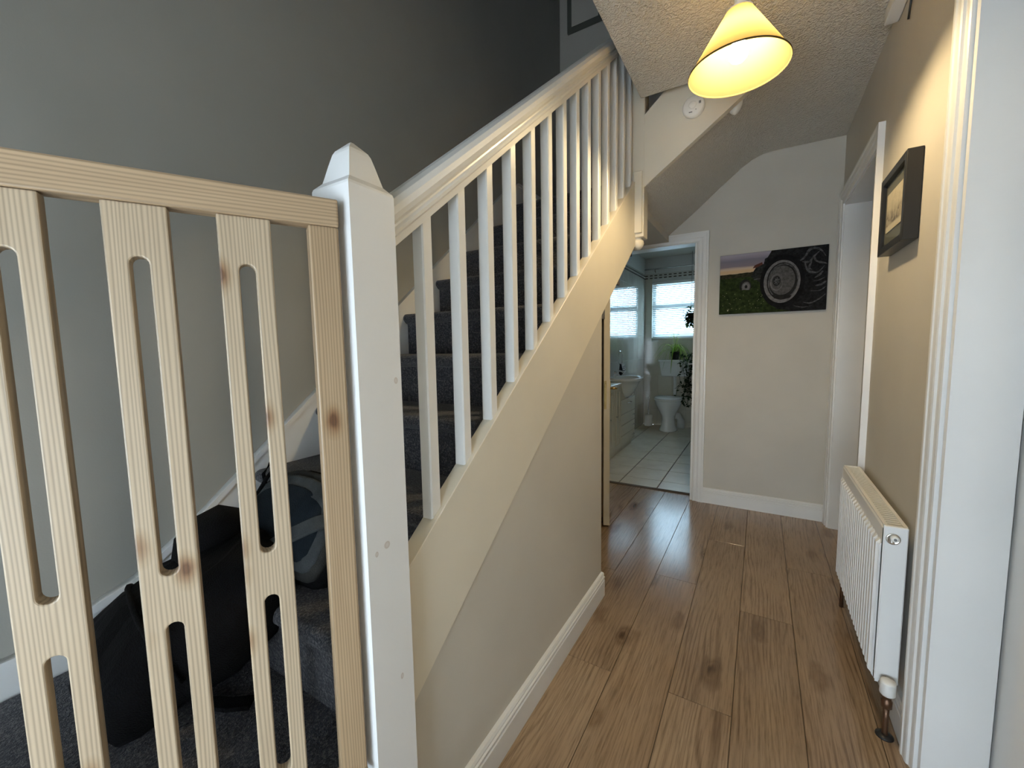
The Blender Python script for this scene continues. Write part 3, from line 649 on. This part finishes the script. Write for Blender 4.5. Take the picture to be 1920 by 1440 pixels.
g_ = nt.nodes.new('ShaderNodeBsdfGlossy'); g_.inputs['Roughness'].default_value = .03; t_ = nt.nodes.new('ShaderNodeBsdfTransparent'); mx_ = nt.nodes.new('ShaderNodeMixShader')
mx_.inputs[0].default_value = .07
nt.links.new(t_.outputs[0], mx_.inputs[1]); nt.links.new(g_.outputs[0], mx_.inputs[2])
nt.links.new(mx_.outputs[0], [q for q in nt.nodes if q.type == 'OUTPUT_MATERIAL'][0].inputs[0])
gz = [c for c in fp.children if c.name.startswith('glazing')][0]; gz.data.materials[0] = gl

# ------------------------------------------------------------------ tractor canvas on the end wall
cv = thing('canvas_print', (.042, YE-.015, 1.63), 'unframed canvas photograph of an old tractor in a field', 'picture')
CX0, CX1, CZ0, CZ1 = -.268, .353, 1.421, 1.834; CYF = YE-.03
box('canvas', (CX0, CX1, CYF, YE-.001, CZ0, CZ1), 'black_frame', cv, bevel=.002)
def flat(name, c, var=0.0, scale=30):
    m = M[name] = mat(name, c, 0.75, spec=.1)
    if var: L(m, ramp(m, noise(m, coords(m), scale, 4, .65).outputs['Fac'], ((0.3, tuple(x*(1-var) for x in c)), (0.7, tuple(x*(1+var) for x in c)))), bsdf(m).inputs['Base Color'])
m = M['p_sky'] = mat('p_sky', (0.3, 0.28, 0.33), 0.75)
v = coords(m, kind='Generated'); sp = N(m, 'ShaderNodeSeparateXYZ'); L(m, v, sp.inputs[0])
mp = N(m, 'ShaderNodeMapping'); mp.inputs['Scale'].default_value = (1.5, 1, 9); L(m, v, mp.inputs['Vector'])
nn = noise(m, mp.outputs[0], 2, 4); ad = N(m, 'ShaderNodeMath', operation='MULTIPLY_ADD'); ad.inputs[1].default_value = .14; L(m, nn.outputs['Fac'], ad.inputs[0]); L(m, sp.outputs['Z'], ad.inputs[2])
L(m, ramp(m, ad.outputs[0], ((0.05, (0.46, 0.36, 0.24)), (0.22, (0.55, 0.36, 0.20)), (0.36, (0.50, 0.39, 0.29)), (0.46, (0.20, 0.165, 0.19)), (0.75, (0.17, 0.155, 0.195)), (1.0, (0.33, 0.30, 0.35)))), bsdf(m).inputs['Base Color'])
flat('p_hill', (0.028, 0.026, 0.015), .7, 60); flat('p_grass', (0.020, 0.031, 0.009), .75, 45); flat('p_black', (0.008, 0.008, 0.009), .5); flat('p_tyre', (0.013, 0.013, 0.014), .7, 60)
flat('p_rim', (0.15, 0.145, 0.145), .35, 50); flat('p_disc', (0.085, 0.082, 0.08), .45, 80); flat('p_dark', (0.018, 0.017, 0.017), .4); flat('p_red', (0.09, 0.035, 0.024), .3); flat('p_engine', (0.02, 0.021, 0.02), .8, 70); flat('p_gleam', (0.07, 0.07, 0.072), .7, 60); flat('p_flower', (0.45, 0.42, 0.25))
layer = [0]; PV, PF, PM = [], [], []; pmats = ['p_sky', 'p_hill', 'p_grass', 'p_black', 'p_tyre', 'p_rim', 'p_disc', 'p_dark', 'p_red', 'p_engine', 'p_gleam', 'p_flower']
prn = {}
def pp(mname, poly):
    layer[0] += 1; y = CYF-.0004-layer[0]*.00006
    pts = [(CX0+.001+(CX1-CX0-.002)*u, CZ0+.001+(CZ1-CZ0-.002)*v) for u, v in poly]
    b = len(PV); PV.extend((x, y, z) for x, z in pts); PF.append(tuple(range(b, b+len(pts)))); PM.append(pmats.index(mname))
def clip(u): return max(0, min(1, u))
def ell(cu, cv_, ru, rv, n=40, a0=0, a1=360): return [(clip(cu+ru*math.cos(math.radians(a0+(a1-a0)*k/n))), clip(cv_+rv*math.sin(math.radians(a0+(a1-a0)*k/n)))) for k in range(n if a1-a0 == 360 else n+1)]
sky_o = mk('print_sky', [(CX0+.001, CYF-.0003, CZ0+.66*(CZ1-CZ0)), (CX0+.62*(CX1-CX0), CYF-.0003, CZ0+.66*(CZ1-CZ0)), (CX0+.62*(CX1-CX0), CYF-.0003, CZ1-.001), (CX0+.001, CYF-.0003, CZ1-.001)], [(0, 1, 2, 3)], 'p_sky', cv)
pp('p_grass', [(0, 0), (1, 0), (1, .66), (0, .66)])
hill = [(0, .60), (.5, .615)]+[(u/40, .665+.035*u/40+.012*random.random()) for u in range(20, -1, -1)]
pp('p_hill', hill)
pp('p_tyre', [(.46, .30), (.56, .05), (.70, 0), (1, 0), (1, 1), (.50, 1), (.475, .93), (.465, .90), (.44, .88), (.43, .80), (.415, .78), (.41, .70), (.42, .50)])
pp('p_engine', [(.31, .60), (.33, .68), (.36, .76), (.42, .80), (.48, .70), (.48, .50), (.40, .50)])
pp('p_red', [(.325, .74), (.345, .79), (.415, .83), (.42, .79), (.37, .75)])
pp('p_gleam', [(.34, .56), (.41, .575), (.41, .555), (.34, .545)])
pp('p_dark', ell(.258, .455, .058, .115)); pp('p_disc', ell(.266, .445, .044, .085)); pp('p_rim', ell(.266, .445, .036, .066)); pp('p_dark', ell(.266, .445, .014, .028))
pp('p_grass', [(.19, .33), (.34, .33), (.34, .40), (.30, .385), (.25, .395), (.19, .385)])
pp('p_black', ell(.605, .49, .205, .43)); pp('p_rim', ell(.603, .485, .168, .345)); pp('p_dark', ell(.607, .492, .143, .30)); pp('p_gleam', ell(.612, .49, .137, .288)); pp('p_dark', ell(.615, .485, .128, .268))
pp('p_disc', ell(.605, .505, .118, .235)); pp('p_rim', ell(.555, .475, .058, .135)); pp('p_disc', ell(.560, .482, .052, .120)); pp('p_dark', ell(.556, .50, .036, .080)); pp('p_gleam', ell(.556, .50, .028, .062))
for k in range(7): pp('p_dark', ell(.556+.022*math.cos(k*.9), .50+.048*math.sin(k*.9), .006, .013, 10))
pp('p_dark', [(.52, .28), (.70, .25), (.68, .21), (.60, .19), (.54, .22)])
def curve(pts, wd, m='p_gleam'):
    P = []
    for k in range(len(pts)-1):
        p0, p1, p2, p3 = pts[max(k-1, 0)], pts[k], pts[k+1], pts[min(k+2, len(pts)-1)]
        for q in range(5):
            t = q/5; P.append(tuple(.5*(2*p1[i]+(p2[i]-p0[i])*t+(2*p0[i]-5*p1[i]+4*p2[i]-p3[i])*t*t+(3*p1[i]-p0[i]-3*p2[i]+p3[i])*t**3) for i in (0, 1)))
    P.append(pts[-1]); n_ = len(P)
    for k in range(n_-1):
        (a, b), (c, d) = P[k], P[k+1]; dx, dy = (c-a)*1.5, d-b; l2 = math.hypot(dx, dy) or 1
        w0, w1 = (wd*math.sin(math.pi*(.15+.8*f/(n_-1)))*random.uniform(.7, 1.2) for f in (k, k+1)); nx, ny = -dy/l2/1.5, dx/l2
        pp(m, [(clip(a-nx*w0), clip(b-ny*w0)), (clip(c-nx*w1), clip(d-ny*w1)), (clip(c+nx*w1), clip(d+ny*w1)), (clip(a+nx*w0), clip(b+ny*w0))])
for pts, wd in (([(.76, .79), (.80, .84), (.84, .95), (.90, .96), (.95, .90), (.98, .82)], .018), ([(.78, .77), (.84, .76), (.88, .84), (.93, .92)], .016), ([(.80, .78), (.82, .66), (.85, .60), (.92, .59), (.97, .68)], .02),
                ([(.86, .76), (.84, .66), (.87, .63)], .016), ([(.88, .84), (.90, .76), (.97, .72), (.99, .70)], .014), ([(.96, .60), (.93, .54), (.89, .50)], .016), ([(.99, .44), (.95, .39), (.90, .38)], .018),
                ([(.99, .24), (.93, .16), (.86, .11), (.80, .13)], .011), ([(.99, .36), (.94, .30), (.86, .30)], .008), ([(.98, .50), (.93, .46), (.88, .45)], .007), ([(.72, .08), (.80, .05), (.88, .07)], .007)):
    curve(pts, wd)
for k in range(34): 
    u, v_ = random.uniform(.03, .45), random.uniform(.05, .42); pp('p_flower', ell(u, v_, .0028, .0042, 6))
pp('p_flower', ell(.09, .055, .008, .010, 8))
mk('print_tractor', PV, PF, None, cv, mats=pmats, fmat=PM)
# picture upstairs
up_ = thing('upstairs_picture', (-1.29, YE-.01, 3.95), 'dim framed picture high on the stairwell end wall', 'picture')
box('frame', (-1.445, -1.14, YE-.022, YE-.001, 3.76, 4.18), 'mat_board', up_, bevel=.003); box('print', (-1.405, -1.18, YE-.025, YE-.0215, 3.80, 4.14), 'wall_paint', up_)
# ------------------------------------------------------------------ bathroom
BY, BXR = 6.40, -.25
struct(boxes('wall_bathroom_back', [(XL, -1.405, BY, BY+.12, 0, 2.47), (-.60, BXR, BY, BY+.12, 0, 2.47), (-1.405, -.60, BY, BY+.12, 0, 1.30), (-1.405, -.60, BY, BY+.12, 2.12, 2.47)], 'wall_grout'), 'bathroom back wall with the blind covered window', 'wall')
wbl = struct(box('wall_bathroom_side', (XL, XL+.004, YE+.11, BY, 0, 2.47), 'wall_grout'), 'glossy tiled bathroom side wall by the basin', 'wall')
struct(box('wall_bathroom_right', (BXR, BXR+.1, YE+.11, BY+.12, 0, 2.47), 'wall_tile'), 'bathroom wall opposite the basin', 'wall')
struct(box('ceiling_bathroom', (XL, BXR+.1, YE+.11, BY+.12, 2.47, 2.52), 'wall_paint'), 'bathroom ceiling', 'ceiling')
wbb = bpy.data.objects['wall_bathroom_back']
XT = XL+.004
for i in range(12):
    for j in range(7):
        y0 = YE+.12+i*.25; y1 = min(y0+.249, BY-.001); z0 = j*.335; z1 = min(z0+.334, 2.17 if j == 6 else 9)
        if y1-y0 < .02: continue
        box('wall_tile', (XT, XT+.006, y0+.001, y1, z0+.001, z1), 'wall_tile', wbl, bevel=.0008)
for i in range(15):
    y0 = YE+.12+i*.2; y1 = min(y0+.199, BY-.001)
    if y1-y0 > .02: box('border_tile', (XT, XT+.007, y0, y1, 2.172, 2.245), 'border_tile', wbl)
for i in range(6):
    for j in range(7):
        x0 = XL+.012+i*.2; x1 = min(x0+.199, BXR); z0 = j*.25; z1 = z0+.249
        if z0 >= 1.5: continue
        if x1 > -1.405 and x0 < -.60 and z1 > 1.30:
            if x0 < -1.405: x1 = -1.405
            elif x1 > -.6: x0 = -.6
            elif z0 < 1.3: z1 = 1.30
            else: continue
        if x1-x0 < .02 or z1-z0 < .02: continue
        box('wall_tile', (x0, x1, BY-.006, BY, z0, z1), 'wall_tile_back', wbb, bevel=.0008)
for (x0, x1) in ((XL+.012, -1.406), (-.599, BXR)):
    for j in range(3): box('wall_tile', (x0, x1, BY-.006, BY, 1.50+j*.2235, 1.50+j*.2235+.222), 'wall_tile_back', wbb, bevel=.0008)
for i in range(6):
    x0 = XL+.012+i*.2; box('border_tile', (x0, min(x0+.199, BXR), BY-.008, BY, 2.172, 2.245), 'border_tile', wbb)
flb = struct(box('floor_bathroom', (XL, BXR, YE+.11, BY, -.05, -.004), 'grout'), 'cream ceramic tile floor of the bathroom', 'floor')
for i in range(5):
    x0 = -1.69+i*.325; 
    for j in range(10):
        y0 = 3.405+j*.325; xa, xb, ya, yb = max(x0, XL+.01)+.004, min(x0+.325, BXR)-.004, max(y0, YE+.13)+.004, min(y0+.325, BY-.01)-.004
        if xb-xa > .02 and yb-ya > .02: box('floor_tile', (xa, xb, ya, yb, -.004, .004), 'floor_tile', flb, bevel=.002)
# window
w2 = thing('window_2', (-1.0, BY+.06, 1.30), 'white framed obscure glass bathroom window', 'window', kind='structure')
WX0, WX1, WZ0, WZ1 = -1.405, -.60, 1.30, 2.12; yf = (BY+.055, BY+.105)
for nm, b in (('frame_side', (WX0, WX0+.045, *yf, WZ0, WZ1)), ('frame_side', (WX1-.045, WX1, *yf, WZ0, WZ1)), ('frame_rail', (WX0+.045, WX1-.045, *yf, WZ0, WZ0+.045)), ('frame_rail', (WX0+.045, WX1-.045, *yf, WZ1-.045, WZ1)), ('transom', (WX0+.045, WX1-.045, BY+.045, BY+.105, 1.735, 1.80))):
    box(nm, b, 'white_gloss', w2, bevel=.003)
box('pane', (WX0+.045, WX1-.045, BY+.078, BY+.082, WZ0+.045, 1.735), 'frosted_glass', w2); box('pane', (WX0+.045, WX1-.045, BY+.078, BY+.082, 1.80, WZ1-.045), 'frosted_glass', w2)
box('window_sill', (WX0, WX1, BY-.02, BY+.055, WZ0-.012, WZ0+.004), 'white_gloss', w2, bevel=.003)
# venetian blind
vb = thing('venetian_blind', (-1.0, BY+.03, 2.1), 'white venetian blind lowered over the bathroom window', 'blind')
box('head_rail', (WX0+.006, WX1-.006, BY+.005, BY+.035, 2.085, 2.118), 'white_plastic', vb, bevel=.002)
nsl = 27
for k in range(nsl):
    z = 1.325+k*.0285; V = []
    for x in (WX0+.008, WX1-.008):
        for a, dz in ((-.010, -.0088), (0, .0012), (.010, .0088)): V.append((x, BY+.021+a, z+dz))
    V += [(x, y, z-.0008) for x, y, z in V]
    Fs = [(0, 1, 4, 3), (1, 2, 5, 4), (6, 9, 10, 7), (7, 10, 11, 8), (0, 3, 9, 6), (2, 8, 11, 5), (0, 6, 7, 1), (1, 7, 8, 2), (3, 4, 10, 9), (4, 5, 11, 10)]
    mk('slat', V, Fs, 'blind_slat', vb)
for x in (WX0+.12, -1.0, WX1-.12): box('ladder_cord', (x-.001, x+.001, BY+.0085, BY+.0095, 1.31, 2.09), 'white_plastic', vb)
box('bottom_rail', (WX0+.008, WX1-.008, BY+.010, BY+.032, 1.306, 1.318), 'white_plastic', vb, bevel=.002)
# shower rail
sr = thing('curtain_rail', (-.9, BY-.03, 2.30), 'thin metal rail above the bathroom window', 'rail')
mk('rod', *tube([(XT+.01, BY-.05, 2.305), (BXR, BY-.05, 2.305)], .011, 10), 'chrome', sr, smooth=True)
mk('bracket', *tube([(-1.36, BY-.05, 2.305), (-1.36, BY-.05, 2.27), (-1.36, BY, 2.262)], .006, 8), 'pipe', sr)

# vanity unit
VN0, VN1, VXF = 3.98, 5.06, -1.30
vu = thing('vanity_unit', (-1.4, 4.5, 0), 'cream panelled vanity unit under the white basin', 'cabinet')
box('carcass', (XT+.008, VXF-.018, VN0, VN1, .07, .775), 'vanity_cream', vu); box('plinth', (XT+.008, VXF-.04, VN0+.01, VN1-.01, .004, .07), 'vanity_cream', vu)
def pdoor(nm, y0, y1, z0, z1, raised=True):
    d = box(nm, (VXF-.017, VXF, y0, y1, z0, z1), 'vanity_cream', vu, bevel=.003)
    if raised:
        boxes('panel_moulding', [(VXF-.001, VXF+.005, y0+.05, y1-.05, z0+.05, z0+.062), (VXF-.001, VXF+.005, y0+.05, y1-.05, z1-.062, z1-.05), (VXF-.001, VXF+.005, y0+.05, y0+.062, z0+.062, z1-.062), (VXF-.001, VXF+.005, y1-.062, y1-.05, z0+.062, z1-.062)], 'vanity_cream', d)
        box('raised_panel', (VXF-.001, VXF+.003, y0+.075, y1-.075, z0+.075, z1-.075), 'vanity_cream', d, bevel=.002)
    return d
def knob(d, y, z): mk('knob', *tube([(VXF, y, z), (VXF+.008, y, z), (VXF+.014, y, z), (VXF+.022, y, z)], [.004, .004, .010, .007], 10), 'chrome', d, smooth=True)
d_ = pdoor('cabinet_door', VN0+.005, 4.235, .075, .77); knob(d_, 4.06, .45)
d_ = pdoor('cabinet_door', 4.24, 4.475, .075, .77); knob(d_, 4.28, .45)
d_ = pdoor('cabinet_door', 4.48, 5.055, .435, .60, False); mk('bow_handle', *tube([(VXF, 4.70, .55), (VXF+.02, 4.71, .55), (VXF+.024, 4.77, .54), (VXF+.02, 4.83, .55), (VXF, 4.84, .55)], .005, 8), 'chrome', d_, smooth=True)
for z0, z1 in ((.075, .19), (.195, .31), (.315, .43)):
    d_ = pdoor('drawer', 4.48, 5.055, z0, z1, False); mk('bow_handle', *tube([(VXF, 4.93, z1-.05), (VXF+.018, 4.94, z1-.05), (VXF+.018, 4.99, z1-.05), (VXF, 5.0, z1-.05)], .004, 8), 'chrome', d_, smooth=True)
wt = tag(box('worktop', (XT+.008, VXF+.012, VN0-.01, 4.478, .776, .80), 'white_gloss', bevel=.004), 'short white worktop on the vanity beside the basin', 'worktop')
# basin: broad rim with a deep tapering bowl
bs = thing('wash_basin', (-1.33, 4.77, .60), 'white ceramic semi recessed basin on the vanity unit', 'basin')
V, Fc = [], []; nb = 36; rings = [(.05, .60), (.10, .625), (.155, .68), (.195, .745), (.225, .79), (.262, .805), (.270, .825), (.268, .838), (.240, .838), (.215, .815), (.17, .74), (.08, .70), (.01, .695)]
for r, z in rings:
    for k in range(nb):
        a = 2*math.pi*k/nb; x = -1.345+r*.72*math.cos(a); y = 4.77+r*1.12*spow(math.sin(a), .85)
        V.append((max(x, XT+.009), y, z))
for i in range(len(rings)-1):
    for k in range(nb): Fc.append((i*nb+k, i*nb+(k+1) % nb, (i+1)*nb+(k+1) % nb, (i+1)*nb+k))
Fc += [tuple(range(nb)), tuple(range((len(rings)-1)*nb, len(rings)*nb))]
mk('bowl', V, Fc, 'ceramic', bs, smooth=True)
mk('tap', *join(lathe([(.02, .838), (.018, .90), (.012, .905)], 16, (-1.465, 4.77, 0)), tube([(-1.465, 4.77, .89), (-1.42, 4.77, .915), (-1.37, 4.77, .90), (-1.365, 4.77, .885)], .010, 10)), 'chrome', bs, smooth=True)
# towel ring + towel
tr = thing('towel_ring', (XT+.02, 5.02, 1.13), 'chrome towel ring on the tiled wall above the basin', 'towel ring')
V, Fc = tube([(XT+.045, 5.02+.085*math.sin(a), 1.05+.085*math.cos(a)) for a in [2*math.pi*k/28 for k in range(29)]], .0055, 8); mk('ring', V, Fc, 'chrome', tr, smooth=True)
V, Fc = tube([(XT+.006, 5.02, 1.135), (XT+.045, 5.02, 1.135)], .010, 10); mk('mount', V, Fc, 'chrome', tr, smooth=True)
def drape(yc, w_, zt, zb_, x0, amp, n=14):
    V, Fc = [], []
    for i in range(9):
        f = i/8; z = zt+(zb_-zt)*f
        for j in range(n+1):
            t = j/n-.5; ww = w_*(.35+.65*min(1, f*1.6)); V.append((x0+amp*math.cos(j*1.7)*f+.006*f, yc+t*ww, z-.01*math.cos(t*6)))
    q = len(V); V += [(x+.008, y, z) for x, y, z in V]
    for s in (0, q):
        for i in range(8):
            for j in range(n): a = s+i*(n+1)+j; Fc.append((a, a+1, a+n+2, a+n+1))
    rim = [i*(n+1) for i in range(9)]+[8*(n+1)+j for j in range(1, n+1)]+[i*(n+1)+n for i in range(7, -1, -1)]+[j for j in range(n-1, 0, -1)]
    for a, b in zip(rim, rim[1:]+rim[:1]): Fc.append((a, b, b+q, a+q))
    return V, Fc
tw = thing('hand_towel', (XT+.06, 5.03, .97), 'black and white spotted hand towel hanging over the basin', 'towel')
mk('spotted_half', *drape(5.075, .17, .975, .86, XT+.056, .008), 'polka_towel', tw, smooth=True)
mk('black_half', *drape(4.955, .12, .975, .855, XT+.062, .008), 'towel_black', tw, smooth=True)
# toilet
to = thing('toilet', (-1.06, 6.03, .004), 'white ceramic toilet with closed lid and wall cistern', 'toilet')
TX, TY = -1.085, 6.03
def oval(rings, n=32):
    V, Fc = [], []
    for cx, cy, rx, ry, z in rings:
        for k in range(n):
            a = 2*math.pi*k/n; V.append((cx+rx*math.cos(a), cy+ry*math.sin(a)*(1.0 if math.sin(a) < 0 else .92), z))
    for i in range(len(rings)-1):
        for k in range(n): Fc.append((i*n+k, i*n+(k+1) % n, (i+1)*n+(k+1) % n, (i+1)*n+k))
    return V, Fc+[tuple(range(n)), tuple(range((len(rings)-1)*n, len(rings)*n))]
mk('pan', *oval([(TX, TY+.02, .118, .19, .004), (TX, TY+.02, .116, .188, .02), (TX, TY+.02, .095, .165, .07), (TX, TY+.02, .082, .15, .16), (TX, TY+.02, .088, .155, .21), (TX, TY+.01, .125, .19, .29), (TX, TY, .165, .222, .37), (TX, TY, .18, .235, .425), (TX, TY, .178, .232, .435)]), 'ceramic', to, smooth=True)
mk('seat', *oval([(TX, TY, .178, .232, .436), (TX, TY, .188, .242, .440), (TX, TY, .188, .242, .452), (TX, TY, .180, .235, .456)]), 'white_plastic', to, smooth=True)
mk('lid', *oval([(TX, TY, .180, .235, .4565), (TX, TY, .187, .240, .460), (TX, TY, .186, .24, .470), (TX, TY, .165, .215, .480), (TX, TY, .01, .02, .484)]), 'ceramic', to, smooth=True)
V, Fc = [], []
for z, hw, d in ((.745, .165, .13), (.752, .175, .14), (.95, .20, .165), (.955, .20, .165)):
    V += [(TX+.03-hw, BY-.008-d, z), (TX+.03+hw, BY-.008-d, z), (TX+.03+hw, BY-.008, z), (TX+.03-hw, BY-.008, z)]
Fc = [(i*4+k, i*4+(k+1) % 4, i*4+4+(k+1) % 4, i*4+4+k) for i in range(3) for k in range(4)]+[(3, 2, 1, 0), (12, 13, 14, 15)]
cn = mk('cistern', V, Fc, 'ceramic', to, bevel=.008, seg=3)
box('cistern_lid', (TX+.03-.215, TX+.03+.215, BY-.185, BY-.008, .956, .985), 'ceramic', cn, bevel=.008, seg=3)
mk('flush_lever', *tube([(TX+.15, BY-.175, .92), (TX+.15, BY-.20, .92), (TX+.21, BY-.205, .915)], .007, 8), 'chrome', cn, smooth=True)
mk('flush_pipe', *tube([(TX+.03, BY-.07, .75), (TX+.03, BY-.07, .46), (TX+.02, BY-.09, .42), (TX, TY+.2, .40)], .022, 14), 'white_plastic', to, smooth=True)
mk('soil_pipe', *tube([(TX+.02, TY+.12, .20), (TX+.10, TY+.2, .18), (TX+.13, TY+.24, .10), (TX+.13, TY+.24, .004)], [.045, .05, .052, .055], 16), 'white_plastic', to, smooth=True)
# toilet brush
tb = thing('toilet_brush', (-1.40, 6.24, .004), 'white toilet brush in a holder beside the toilet', 'toilet brush')
mk('holder', *lathe([(.05, .004), (.055, .01), (.052, .12), (.055, .125), (.055, .17), (.045, .175), (.012, .176)], 22, (-1.40, 6.24, 0)), 'white_plastic', tb, smooth=True)
mk('handle', *lathe([(.008, .17), (.007, .40), (.010, .43), (.002, .44)], 12, (-1.40, 6.24, 0)), 'white_plastic', tb, smooth=True)
# spider plant on the cistern
spl = thing('spider_plant', (TX+.02, BY-.10, .985), 'arching spider plant in a dark pot on the cistern', 'plant')
PX, PY, PZ = TX+.03, BY-.10, .986
mk('pot', *lathe([(.042, 0), (.058, .10), (.062, .10), (.062, .115), (.054, .115), (.052, .095), (.002, .095)], 22, (PX, PY, PZ)), 'black_plastic', spl, smooth=True)
def blade(base, az, reach, rise, drop, w_, n=9):
    V, Fc = [], []; d = Vector((math.cos(az), math.sin(az), 0)); s_ = Vector((-d.y, d.x, 0))
    for i in range(n+1):
        f = i/n; p = base+d*reach*f+Vector((0, 0, rise*math.sin(min(1, f*1.25)*math.pi*.62)-drop*max(0, f-.3)**1.7*2.2)); p.y = min(p.y, BY-.011)
        ww = w_*math.sin(math.pi*(.12+.86*f))**.7
        V += [tuple(p-s_*ww), tuple(p+Vector((0, 0, -.25*ww))), tuple(p+s_*ww)]
    for i in range(n):
        for k in range(2): Fc.append((i*3+k, i*3+k+1, i*3+4+k, i*3+3+k))
    return V, Fc
la, lb = [], []
for k in range(54):
    az = random.uniform(0, 2*math.pi); rr = random.uniform(.18, .36)*(1 if math.sin(az) < .3 else .45)
    bl = blade(Vector((PX, PY, PZ+.10)), az, rr, random.uniform(.05, .17), random.uniform(.08, .30), random.uniform(.005, .0085)); (la if k % 3 else lb).append(bl)
for k in range(9): lb.append(blade(Vector((PX, PY, PZ+.10)), random.uniform(0, 6.28), random.uniform(.05, .16), random.uniform(.22, .34), 0.05, .003))
mk('green_leaves', *join(*la), 'leaf_green', spl, smooth=True); mk('pale_leaves', *join(*lb), 'leaf_pale', spl, smooth=True)
# leafy helper for the trailing and hanging plants
def leaf(p, az, tilt, l_, w_):
    d = Vector((math.cos(az)*math.cos(tilt), math.sin(az)*math.cos(tilt), math.sin(tilt))); s_ = Vector((-math.sin(az), math.cos(az), 0)); n_ = s_.cross(d)
    pts = [p, p+d*l_*.35+s_*w_, p+d*l_*.7+s_*w_*.7, p+d*l_, p+d*l_*.7-s_*w_*.7, p+d*l_*.35-s_*w_, p+d*l_*.45-n_*w_*.3]
    return [tuple(q) for q in pts], [(0, 1, 6), (1, 2, 6), (2, 3, 6), (3, 4, 6), (4, 5, 6), (5, 0, 6)]
tp = thing('trailing_plant', (-.72, 6.12, 1.0), 'dark trailing plant hanging down beside the toilet cistern', 'plant')
st_, lv = [], []
for k in range(9):
    x, y = -.83+random.uniform(-.10, .09), 5.96+random.uniform(-.08, .08); z = 1.06; pts = []
    for i in range(9):
        pts.append((x, y, z)); 
        for q in range(3): lv.append(leaf(Vector((x, y, z+random.uniform(-.03, .03))), random.uniform(0, 6.28), random.uniform(-1.1, .2), random.uniform(.035, .065), random.uniform(.012, .022)))
        x += random.uniform(-.035, .025); y += random.uniform(-.02, .02); z -= random.uniform(.05, .10)
    st_.append(tube(pts, .0025, 5))
mk('stems', *join(*st_), 'leaf_dark', tp); mk('leaves', *join(*lv), 'leaf_dark', tp)
ps = thing('plant_shelf', (-.70, 6.2, .95), 'small white shelf holding the trailing plant', 'shelf')
box('board', (-.82, BXR-.001, 5.86, 6.10, .935, .955), 'white_gloss', ps, bevel=.003)
mk('pot', *lathe([(.055, 0), (.075, .10), (.07, .10), (.065, .09), (.002, .09)], 20, (-.70, 5.98, .956)), 'black_plastic', tp, smooth=True)
hp_ = thing('hanging_plant', (-.80, 6.22, 1.42), 'dark leafy plant hanging on a cord before the window', 'plant')
lv = []
for k in range(150):
    a, b, r = random.uniform(0, 6.28), random.uniform(-1.4, 1.4), random.uniform(.03, .10)
    p = Vector((-.84+r*math.cos(a)*math.cos(b), 6.22+r*.8*math.sin(a)*math.cos(b), 1.60+r*1.45*math.sin(b)))
    lv.append(leaf(p, a+random.uniform(-.6, .6), b*.6-.4, random.uniform(.04, .07), random.uniform(.015, .026)))
mk('leaves', *join(*lv), 'leaf_dark', hp_)
mk('pot', *lathe([(.04, -.05), (.058, .03), (.06, .035), (.05, .035), (.002, .02)], 18, (-.84, 6.22, 1.60)), 'black_plastic', hp_, smooth=True)
mk('cord', *join(tube([(-.84, 6.22, 2.469), (-.84, 6.22, 1.95)], .002, 5), tube([(-.84, 6.22, 1.95), (-.845, 6.22, 1.63)], .002, 5), tube([(-.84, 6.22, 1.95), (-.735, 6.22, 1.63)], .002, 5)), 'black_plastic', hp_)
